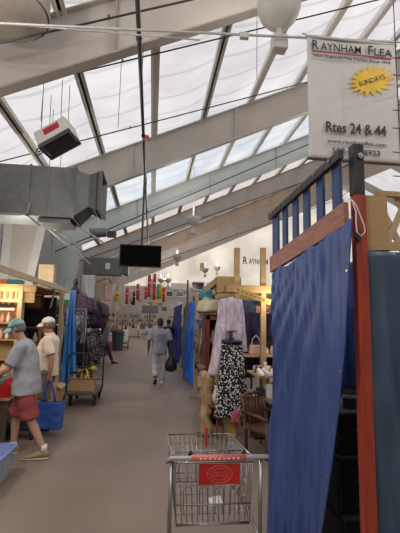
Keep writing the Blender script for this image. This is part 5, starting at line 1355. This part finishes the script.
# ---- man walking away down the aisle
g3 = Fig('person', (.24, 10.85, 0), pi/2+.05, 'person in grey T-shirt and pale trousers walking away down the aisle', 1.70)
P = g3.p; b = g3.b
g3.trunk(b, [(0,.88,.175,.13,0),(0,.97,.185,.14,0),(.0,1.08,.18,.14,0),(.0,1.20,.185,.14,0),(.0,1.32,.20,.125,0),(0,1.40,.19,.105,0),(0,1.45,.12,.075,0),(0,1.49,.065,.06,0)])
b.tube([P(0,0,1.44), P(.01,0,1.52), P(.015,0,1.57)], [.066*g3.k,.062*g3.k,.062*g3.k], 14)
g3.head(P(.03,0,1.635), .08)
hL, kL, aL = P(0,.10,.90), P(.02,.105,.50), P(-.20,.10,.20)     # left leg lifting behind
hR, kR, aR = P(0,-.10,.90), P(.06,-.10,.49), P(.05,-.10,.09)
for h_, k2, a_ in ((hL,kL,aL),(hR,kR,aR)): g3.limb(b, [h_, h_.lerp(k2,.5), k2, k2.lerp(a_,.35), a_], [.09,.078,.056,.055,.036])
sL, eL, wL = P(0,.22,1.39), P(-.04,.29,1.12), P(-.01,.30,.88); sR, eR, wR = P(0,-.22,1.39), P(-.03,-.29,1.12), P(.03,-.31,.88)
for a, b_, c in ((sL,eL,wL),(sR,eR,wR)): g3.limb(b, [a, a.lerp(b_,.5), b_, b_.lerp(c,.4), c], [.062,.054,.043,.042,.028])
g3.hand(wL, (0,0,-1), g3.l*-1, .35, -1); g3.hand(wR, (0,0,-1), g3.l, .85, 1)
g3.skin('skin_dark', .010); g3.face_bits('hair_black'); g3.hair('hair_black', low=-.08)
m = MB(); g3.trunk(m, [(0,.80,.215,.165,0),(0,.92,.215,.17,0),(0,1.06,.205,.165,0),(0,1.20,.21,.165,0),(0,1.33,.235,.148,0),(0,1.41,.22,.125,0),(0,1.46,.13,.09,0),(0,1.48,.09,.08,0)])
for a, b_ in ((sL,eL),(sR,eR)): m.tube([a, a.lerp(b_,.45), a.lerp(b_,.88)], [.09*g3.k,.09*g3.k,.088*g3.k], 14); m.ball(a, .09*g3.k, 12)
o = fused(m, 't_shirt', 'tee_light', g3.t, .013, 3); wrinkle(o, .012, 8, 3)
# faded print on the back
m = MB()
for i, w_ in enumerate((.15,.19,.20,.17)):
    z = 1.30-.06*i; m.grid(lambda u, v, z=z, w_=w_: P(-.168-.004 + .05*((u-.5)*2*w_/.2)**2*.5, (u-.5)*w_*1.3, z+.018*v), 10, 1)
m.build('back_print', 'cloth_grey', g3.t, label='faded dark print across the back')
m = MB(); g3.trunk(m, [(0,.82,.19,.15,0),(0,.95,.19,.15,0)])
for h_, k2, a_ in ((hL,kL,aL),(hR,kR,aR)): m.tube([h_, h_.lerp(k2,.5), k2, k2.lerp(a_,.5), k2.lerp(a_,.98)], [r*g3.k for r in (.115,.10,.085,.082,.080)], 16); m.ball(h_, .112*g3.k, 12)
o = fused(m, 'trousers', 'pants_grey', g3.t, .013, 3); wrinkle(o, .012, 9, 6)
g3.shoe(V((aR.x, aR.y-.02, 0)), g3.f, 'white_cloth', 'white')
g3.shoe(V((aL.x, aL.y+.0, aL.z-.03)) - V((0,0,.05)), g3.f, 'white_cloth', 'black_rubber', .85)
hb = wR+V((0,0,-.10)); t = thing('shopping_bag', (hb.x, hb.y, .2), 'black plastic bag in the right hand of the person walking away', 'bag')
rg = []
for v, w_ in ((0,.03),(.04,.12),(.12,.155),(.24,.14),(.34,.09),(.42,.045),(.46,.03)):
    rg.append([V((hb.x+.02 + w_*cos(2*pi*j/22)*(1+.12*sin(j*1.7)), hb.y + w_*.6*sin(2*pi*j/22)*(1+.1*sin(j*2.3)), hb.z-.46+v)) for j in range(22)])
MB().loft(rg).build('bag_body', 'black', t, smooth=True)
MB().tube([V((hb.x+.02,hb.y,hb.z-.05)), V((hb.x-.015,hb.y,hb.z+.0)), V((hb.x,hb.y,hb.z+.035)), V((hb.x+.03,hb.y,hb.z+.0)), V((hb.x+.04,hb.y,hb.z-.05))], .008, 6).build('bag_handle', 'black', t)

# ---- simple background people
def back_person(loc, face, H_, label, top, low, skin, hair, stride=.12, lean=0, name='person'):
    G = Fig(name, loc, face, label, H_); P = G.p; b = G.b
    G.trunk(b, [(0,.88,.16,.12,0),(lean*.2,1.0,.16,.12,0),(lean*.5,1.2,.17,.12,0),(lean*.8,1.38,.18,.10,0),(lean,1.46,.08,.07,0)])
    b.tube([P(lean*.9,0,1.42), P(lean*1.1,0,1.56)], .055*G.k, 12); G.head(P(lean*1.3+.02,0,1.62), .1+lean*.8)
    J = {}
    for q in (1,-1):
        h_, k2, a_ = P(0,q*.09,.9), P(q*stride*.6+.03,q*.09,.5), P(q*stride*1.6,q*.09,.09); J[q] = (h_,k2,a_)
        G.limb(b, [h_,k2,a_], [.085,.055,.035])
        s_, e_, w_ = P(lean*.8,q*.2,1.38), P(lean*.6+.0-q*.05,q*.25,1.12), P(lean*.6+.10-q*.08,q*.24,.90); J[q] += (s_,e_,w_)
        G.limb(b, [s_,e_,w_], [.055,.04,.027]); G.hand(w_, (0,0,-1), G.l*-q, .4, -q)
    G.skin(skin, .011); G.face_bits('hair_black'); G.hair(hair)
    m = MB(); G.trunk(m, [(0,.86,.19,.15,0),(lean*.2,1.0,.185,.15,0),(lean*.5,1.2,.195,.15,0),(lean*.8,1.39,.205,.125,0),(lean,1.46,.09,.085,0)])
    for q in (1,-1): s_, e_, w_ = J[q][3:]; m.tube([s_, e_, e_.lerp(w_,.8)], [.075*G.k,.06*G.k,.05*G.k], 12); m.ball(s_, .075*G.k, 10)
    wrinkle(fused(m, 'sweater', top, G.t, .015, 3), .01, 8, 1)
    m = MB(); G.trunk(m, [(0,.82,.17,.14,0),(0,.94,.17,.14,0)])
    for q in (1,-1): h_, k2, a_ = J[q][:3]; m.tube([h_, k2, k2.lerp(a_,.95)], [.10*G.k,.075*G.k,.065*G.k], 12); m.ball(h_, .10*G.k, 10)
    fused(m, 'trousers', low, G.t, .015, 3)
    for q in (1,-1): a_ = J[q][2]; G.shoe(V((a_.x,a_.y,0)), G.f, 'black', 'black_rubber')
    return G
back_person((.70, 16.4, 0), pi/2+.5, 1.68, 'person in dark clothes far off, just right of the walking person', 'black', 'cloth_dark', 'skin_tan', 'hair_black', .05)
back_person((-1.72, 15.6, 0), -.3, 1.66, 'person in grey top and dark trousers stepping out from the clothes racks', 'cloth_grey', 'cloth_navy', 'skin_tan', 'hair_black', .20, .02)
# ================================================================== LIGHT
w = bpy.data.worlds.new('world'); scene.world = w; w.use_nodes = True
bg = w.node_tree.nodes['Background']; bg.inputs[0].default_value = (1,.985,.975,1); bg.inputs[1].default_value = 1.15
def lamp_light(p, e, c=(1,.93,.85), r=.12, kind='POINT'):
    l = bpy.data.lights.new('lamp_light', kind); l.energy = e; l.color = c; l.shadow_soft_size = r
    o = bpy.data.objects.new('lamp_light', l); col.objects.link(o); o.location = p; return o
for o in list(scene.objects):
    if o.type == 'EMPTY' and o.name.startswith('uplight'):
        lamp_light(V(o.location)+V((0,0,.75)), 70)
# unseen bowl lamps added out of the frame to lift the interior light
for i, (x, y, z) in enumerate([(-1.6, -2, 5.3), (3.2, -3, 6.3), (5.5, 2.0, 6.6), (7.5, 9, 7.2), (-2.4, 3.0, 4.7), (8.5, 17, 7.4), (-3.0, 14, 4.6)][:6]):
    o = uplight(rz_(x)+WEB-z); o.location = (x, y, z); o['label'] = 'added white bowl lamp hanging out of view to brighten the hall'; o['group'] = 'bowl uplights under the roof'
    lamp_light((x, y, z+.75), 45); lamp_light((x, y, z-.45), 120)
lamp_light(at(4, 296, 7.2), 9, (1,.66,.38), .1); lamp_light((-2.9, 6.0, 2.0), 22, (1,.82,.62), .1)
c = V((-3.4, 10.3, 2.35)); t = thing('added_fill_lamp', c, 'added fill lamp hidden behind the left stall, lighting the columns', 'lamp'); MB().lathe(c, [(.05,0),(.12,.05),(.16,.16)], 16).build('reflector', 'steel_white', t, smooth=True); MB().ball(c+V((0,0,.1)), .04, 10).build('bulb', 'lamp_glow', t); MB().tube([c, (c.x, c.y, .02)], .015, 8).build('pole', 'dark_steel', t); MB().lathe((c.x,c.y,0), [(.2,0),(.2,.02),(.03,.04)], 16).build('base', 'dark_steel', t)
lamp_light(c+V((0,0,.35)), 115, (1,.92,.82), .1)  # unseen lamp added behind the stall to brighten the columns
lamp_light((1.9, 6.2, 2.0), 12, (1,.8,.6), .1)
vs = scene.view_settings; vs.view_transform = 'Standard'; vs.look = 'None'; vs.gamma = 1; vs.use_curve_mapping = False; vs.exposure = 0.42
scene.display_settings.display_device = 'sRGB'
